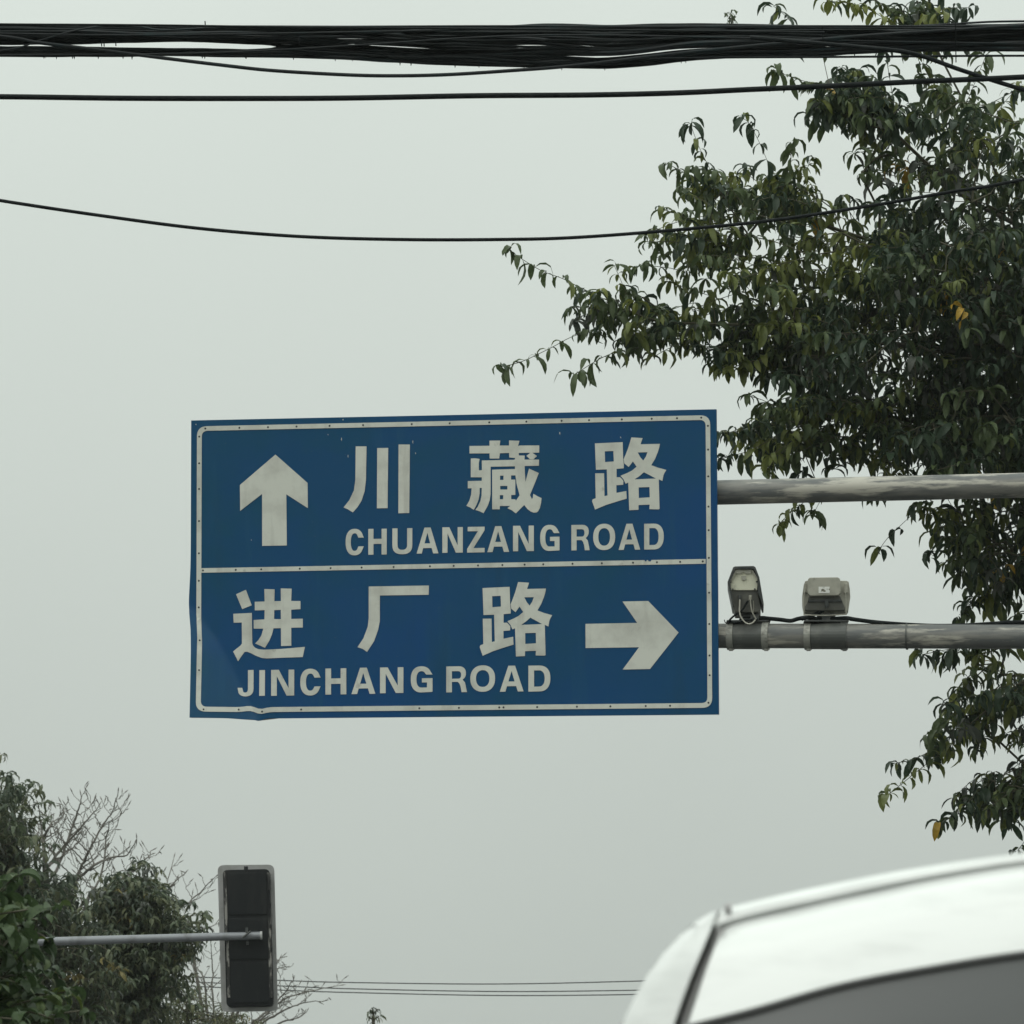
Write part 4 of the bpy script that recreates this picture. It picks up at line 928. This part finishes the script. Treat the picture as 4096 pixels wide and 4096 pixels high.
# ------------------------------------------------------------------ white van ahead, low at the right
DV = 7.6; XC = at(4400, 2048, DV).x
YV = at(4400, 3500, DV).y
van = thing('white_van', Vector((XC, YV+2.2, 0)), 'white people carrier seen from behind, its roof and dark rear window at lower right', 'van')
def vp(px, py, dy):
    """px point on the van's rear carried to the plane Y = YV + dy"""
    rr_ = ray(px, py); t = (YV+dy)/rr_.y; return Vector((0, 0, CAM_H))+rr_*t
def mir(P): return P+[Vector((2*XC-p.x, p.y, p.z)) for p in P[::-1][1:]]
def curve(px, dy, n=10): return catmull([vp(x, y, dy) for x, y in px], n)
def resample(P, m):
    L = [0]
    for a, b in zip(P, P[1:]): L.append(L[-1]+(b-a).length)
    o = []; j = 0
    for k in range(m):
        s_ = L[-1]*k/(m-1)
        while j < len(L)-2 and L[j+1] < s_: j += 1
        o.append(P[j]+(P[j+1]-P[j])*((s_-L[j])/max(1e-9, L[j+1]-L[j])))
    return o
outline = curve([(2488,4096),(2550,3968),(2628,3844),(2751,3713),(2839,3653),(2927,3624),(3146,3573),(3427,3514),(3717,3462),(4096,3408),(4400,3388)], .16)
seam = curve([(2862,3712),(2927,3686),(3146,3634),(3427,3572),(3717,3512),(4096,3452),(4400,3432)], .10)
gtop = curve([(2752,4096),(3015,4029),(3366,3930),(3717,3862),(4096,3802),(4400,3778)], 0)
groove = curve([(2862,3712),(2840,3770),(2800,3860),(2751,3985),(2712,4096)], .08)
NQ = 40
# lower outline continues down the side
side = [outline[0]]+[Vector((XC-h_, YV+.16, z)) for h_, z in ((.86, 1.45), (.91, 1.15), (.93, .8), (.92, .5), (.88, .3))]
half = catmull(side[::-1], 4)[:-1]+outline
full = mir(resample(half, 70))
rows = []
for dy, k in ((0, 1), (.12, 1.0), (.5, 1.004), (1.6, 1.004), (3.0, .995), (3.4, .97)):
    cz = .9
    rows.append([Vector((XC+(p.x-XC)*k, p.y+dy, cz+(p.z-cz)*(k if p.z > cz else 1))) for p in full])
# windscreen slope and bonnet
rows.append([Vector((XC+(p.x-XC)*.93, p.y+4.2, min(p.z, 1.12+.1*math.cos((p.x-XC)*1.5)))) for p in full])
rows.append([Vector((XC+(p.x-XC)*.86, p.y+4.75, min(p.z, .85))) for p in full])
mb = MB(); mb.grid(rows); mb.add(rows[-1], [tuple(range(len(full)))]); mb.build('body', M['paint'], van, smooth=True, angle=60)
# roof edge strip: outline -> seam
os_ = resample([p for p in outline if p.x >= seam[0].x-.04], NQ); ss_ = resample(seam, NQ)
lip = [p+Vector((0, -.035, -.006)) for p in os_]; lip2 = [a*.45+b*.55+Vector((0, -.028, 0)) for a, b in zip(os_, ss_)]
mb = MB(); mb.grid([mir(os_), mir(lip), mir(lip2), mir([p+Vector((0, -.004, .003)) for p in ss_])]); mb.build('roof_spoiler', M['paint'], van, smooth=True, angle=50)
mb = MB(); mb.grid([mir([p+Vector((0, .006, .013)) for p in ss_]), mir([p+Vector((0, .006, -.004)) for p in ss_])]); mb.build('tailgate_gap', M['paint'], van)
# pillar between outline and groove
oo = resample([p for p in outline if p.x <= groove[0].x+.02][::-1]+side[1:], NQ)
gg = resample(groove+[Vector((XC-.84, YV+.05, 1.3)), Vector((XC-.86, YV+.04, .95)), Vector((XC-.86, YV+.02, .6)), Vector((XC-.84, YV+.02, .32))], NQ)
for s_ in (1, -1):
    f_ = (lambda p: p) if s_ == 1 else (lambda p: Vector((2*XC-p.x, p.y, p.z)))
    mb = MB(); mb.grid([[f_(p) for p in oo], [f_(a*.6+b*.4+Vector((-.006, -.03, .006))) for a, b in zip(oo, gg)], [f_(p+Vector((-.008, -.012, .0))) for p in gg], [f_(p+Vector((0, .03, 0))) for p in gg]])
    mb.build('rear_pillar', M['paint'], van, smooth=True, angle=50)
    mb = MB(); mb.tube([f_(p+Vector((.010, .012, 0))) for p in gg], .005, 8); mb.build('door_seal', M['grey_seal'], van, smooth=True)
    mb = MB(); mb.prism([f_(Vector((XC-.90+a, YV+.0, z))) for a, z in ((0, 1.3), (.16, 1.28), (.17, .95), (.01, .93))], Vector((0, .1, 0))); mb.build('tail_lamp', M['tail_red'], van, bevel=.015, smooth=True)
# tailgate upper panel
gt = resample(gtop, NQ); tl_ = [p+Vector((.012, -.004, -.003)) for p in ss_]
mid = [a*.5+b*.5+Vector((0, -.012, .008)) for a, b in zip(tl_, gt)]
m1 = [a*.78+b*.22+Vector((0, -.008, .006)) for a, b in zip(tl_, gt)]
rowsT = [[p+Vector((0, .02, 0)) for p in tl_], tl_, m1, mid, gt, [p+Vector((0, .012, -.004)) for p in gt]]
mb = MB(); mb.grid([mir(r_) for r_ in rowsT])
# white frame round the glass and lower tailgate
gl = [gt[0]+Vector((.0, 0, 0)), Vector((XC-.745, YV-.03, 1.5)), Vector((XC-.76, YV-.06, 1.2))]
ln = [groove[-1]+Vector((.012, -.01, 0)), Vector((XC-.80, YV+.0, 1.5)), Vector((XC-.83, YV-.03, 1.2))]
lastg = groove[0:]
fr = resample(lastg, 12); fr = [p+Vector((.018, -.004, 0)) for p in fr]
for s_ in (1, -1):
    f_ = (lambda p: p) if s_ == 1 else (lambda p: Vector((2*XC-p.x, p.y, p.z)))
    a_ = [tl_[0]+(gt[0]-tl_[0])*k/11 for k in range(12)]
    mb.grid([[f_(p) for p in fr], [f_(p) for p in a_]])
    mb.grid([[f_(p) for p in ln], [f_(p) for p in gl]])
low = [[Vector((XC+x, YV+dy-.1*(1-(x/.86)**2)*.3, z)) for x in np.linspace(-.83, .83, 20)] for z, dy in ((1.2, -.05), (1.0, -.07), (.7, -.06), (.62, .02))]
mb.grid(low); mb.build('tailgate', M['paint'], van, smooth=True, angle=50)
gb = [Vector((p.x, YV-.05, 1.2)) for p in mir(gt)]
gtf = mir([p+Vector((0, .004, -.010)) for p in gt])
rowsG = [[a*(1-k/10)+b*(k/10)+Vector((0, -.025*math.sin(math.pi*k/10), 0)) for a, b in zip(gtf, gb)] for k in range(11)]
mb = MB(); mb.grid(rowsG); mb.build('rear_window', M['glass'], van, smooth=True)
mb = MB(); mb.tube([p+Vector((0, .0, -.006)) for p in mir(gt)], .006, 8); mb.build('window_seal', M['soft_rubber'], van, smooth=True)
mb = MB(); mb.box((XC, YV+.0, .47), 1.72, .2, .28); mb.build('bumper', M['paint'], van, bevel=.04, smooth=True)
mb = MB(); mb.box((XC, YV-.09, .85), .44, .01, .14); mb.build('number_plate', M['blue'], van)
mb = MB(); mb.tube([vp(2898, 3632, .10), vp(2926, 3634, .10)], .0085, 8); mb.build('roof_seam_stop', M['grey_seal'], van, smooth=True)
for s_ in (-1, 1):
    mb = MB(); mb.prism([Vector((XC+s_*.915, YV+a, z)) for a, z in ((.5, 1.65), (3.3, 1.68), (3.9, 1.15), (.45, 1.15))], Vector((s_*.012, 0, 0))); mb.build('side_window', M['glass'], van)
    for yy in (1.0, 3.75):
        c_ = Vector((XC+s_*.82, YV+yy, .33)); mb = MB(); mb.tube([c_-Vector((.1, 0, 0)), c_+Vector((.1, 0, 0))], .33, 28); ty = mb.build('wheel', M['rubber'], van, bevel=.02, smooth=True)
        mb = MB(); mb.tube([c_-Vector((.105, 0, 0)), c_+Vector((.105, 0, 0))], .2, 24); mb.v = mb.v; rim_ = mb.build('rim', M['alloy'], van)

# ------------------------------------------------------------------ damp overcast air
hz = bpy.data.materials.new('haze'); hz.use_nodes = True; N = hz.node_tree; N.nodes.clear()
pv = N.nodes.new('ShaderNodeVolumePrincipled'); pv.inputs['Color'].default_value = (.86, .9, .87, 1); pv.inputs['Density'].default_value = .0003
oo_ = N.nodes.new('ShaderNodeOutputMaterial'); N.links.new(pv.outputs[0], oo_.inputs['Volume'])
mb = MB(); mb.box((0, 300, 9), 2000, 2600, 20.2); hzo = mb.build('haze', hz, origin=(0, 0, 0)); hzo['kind'] = 'stuff'
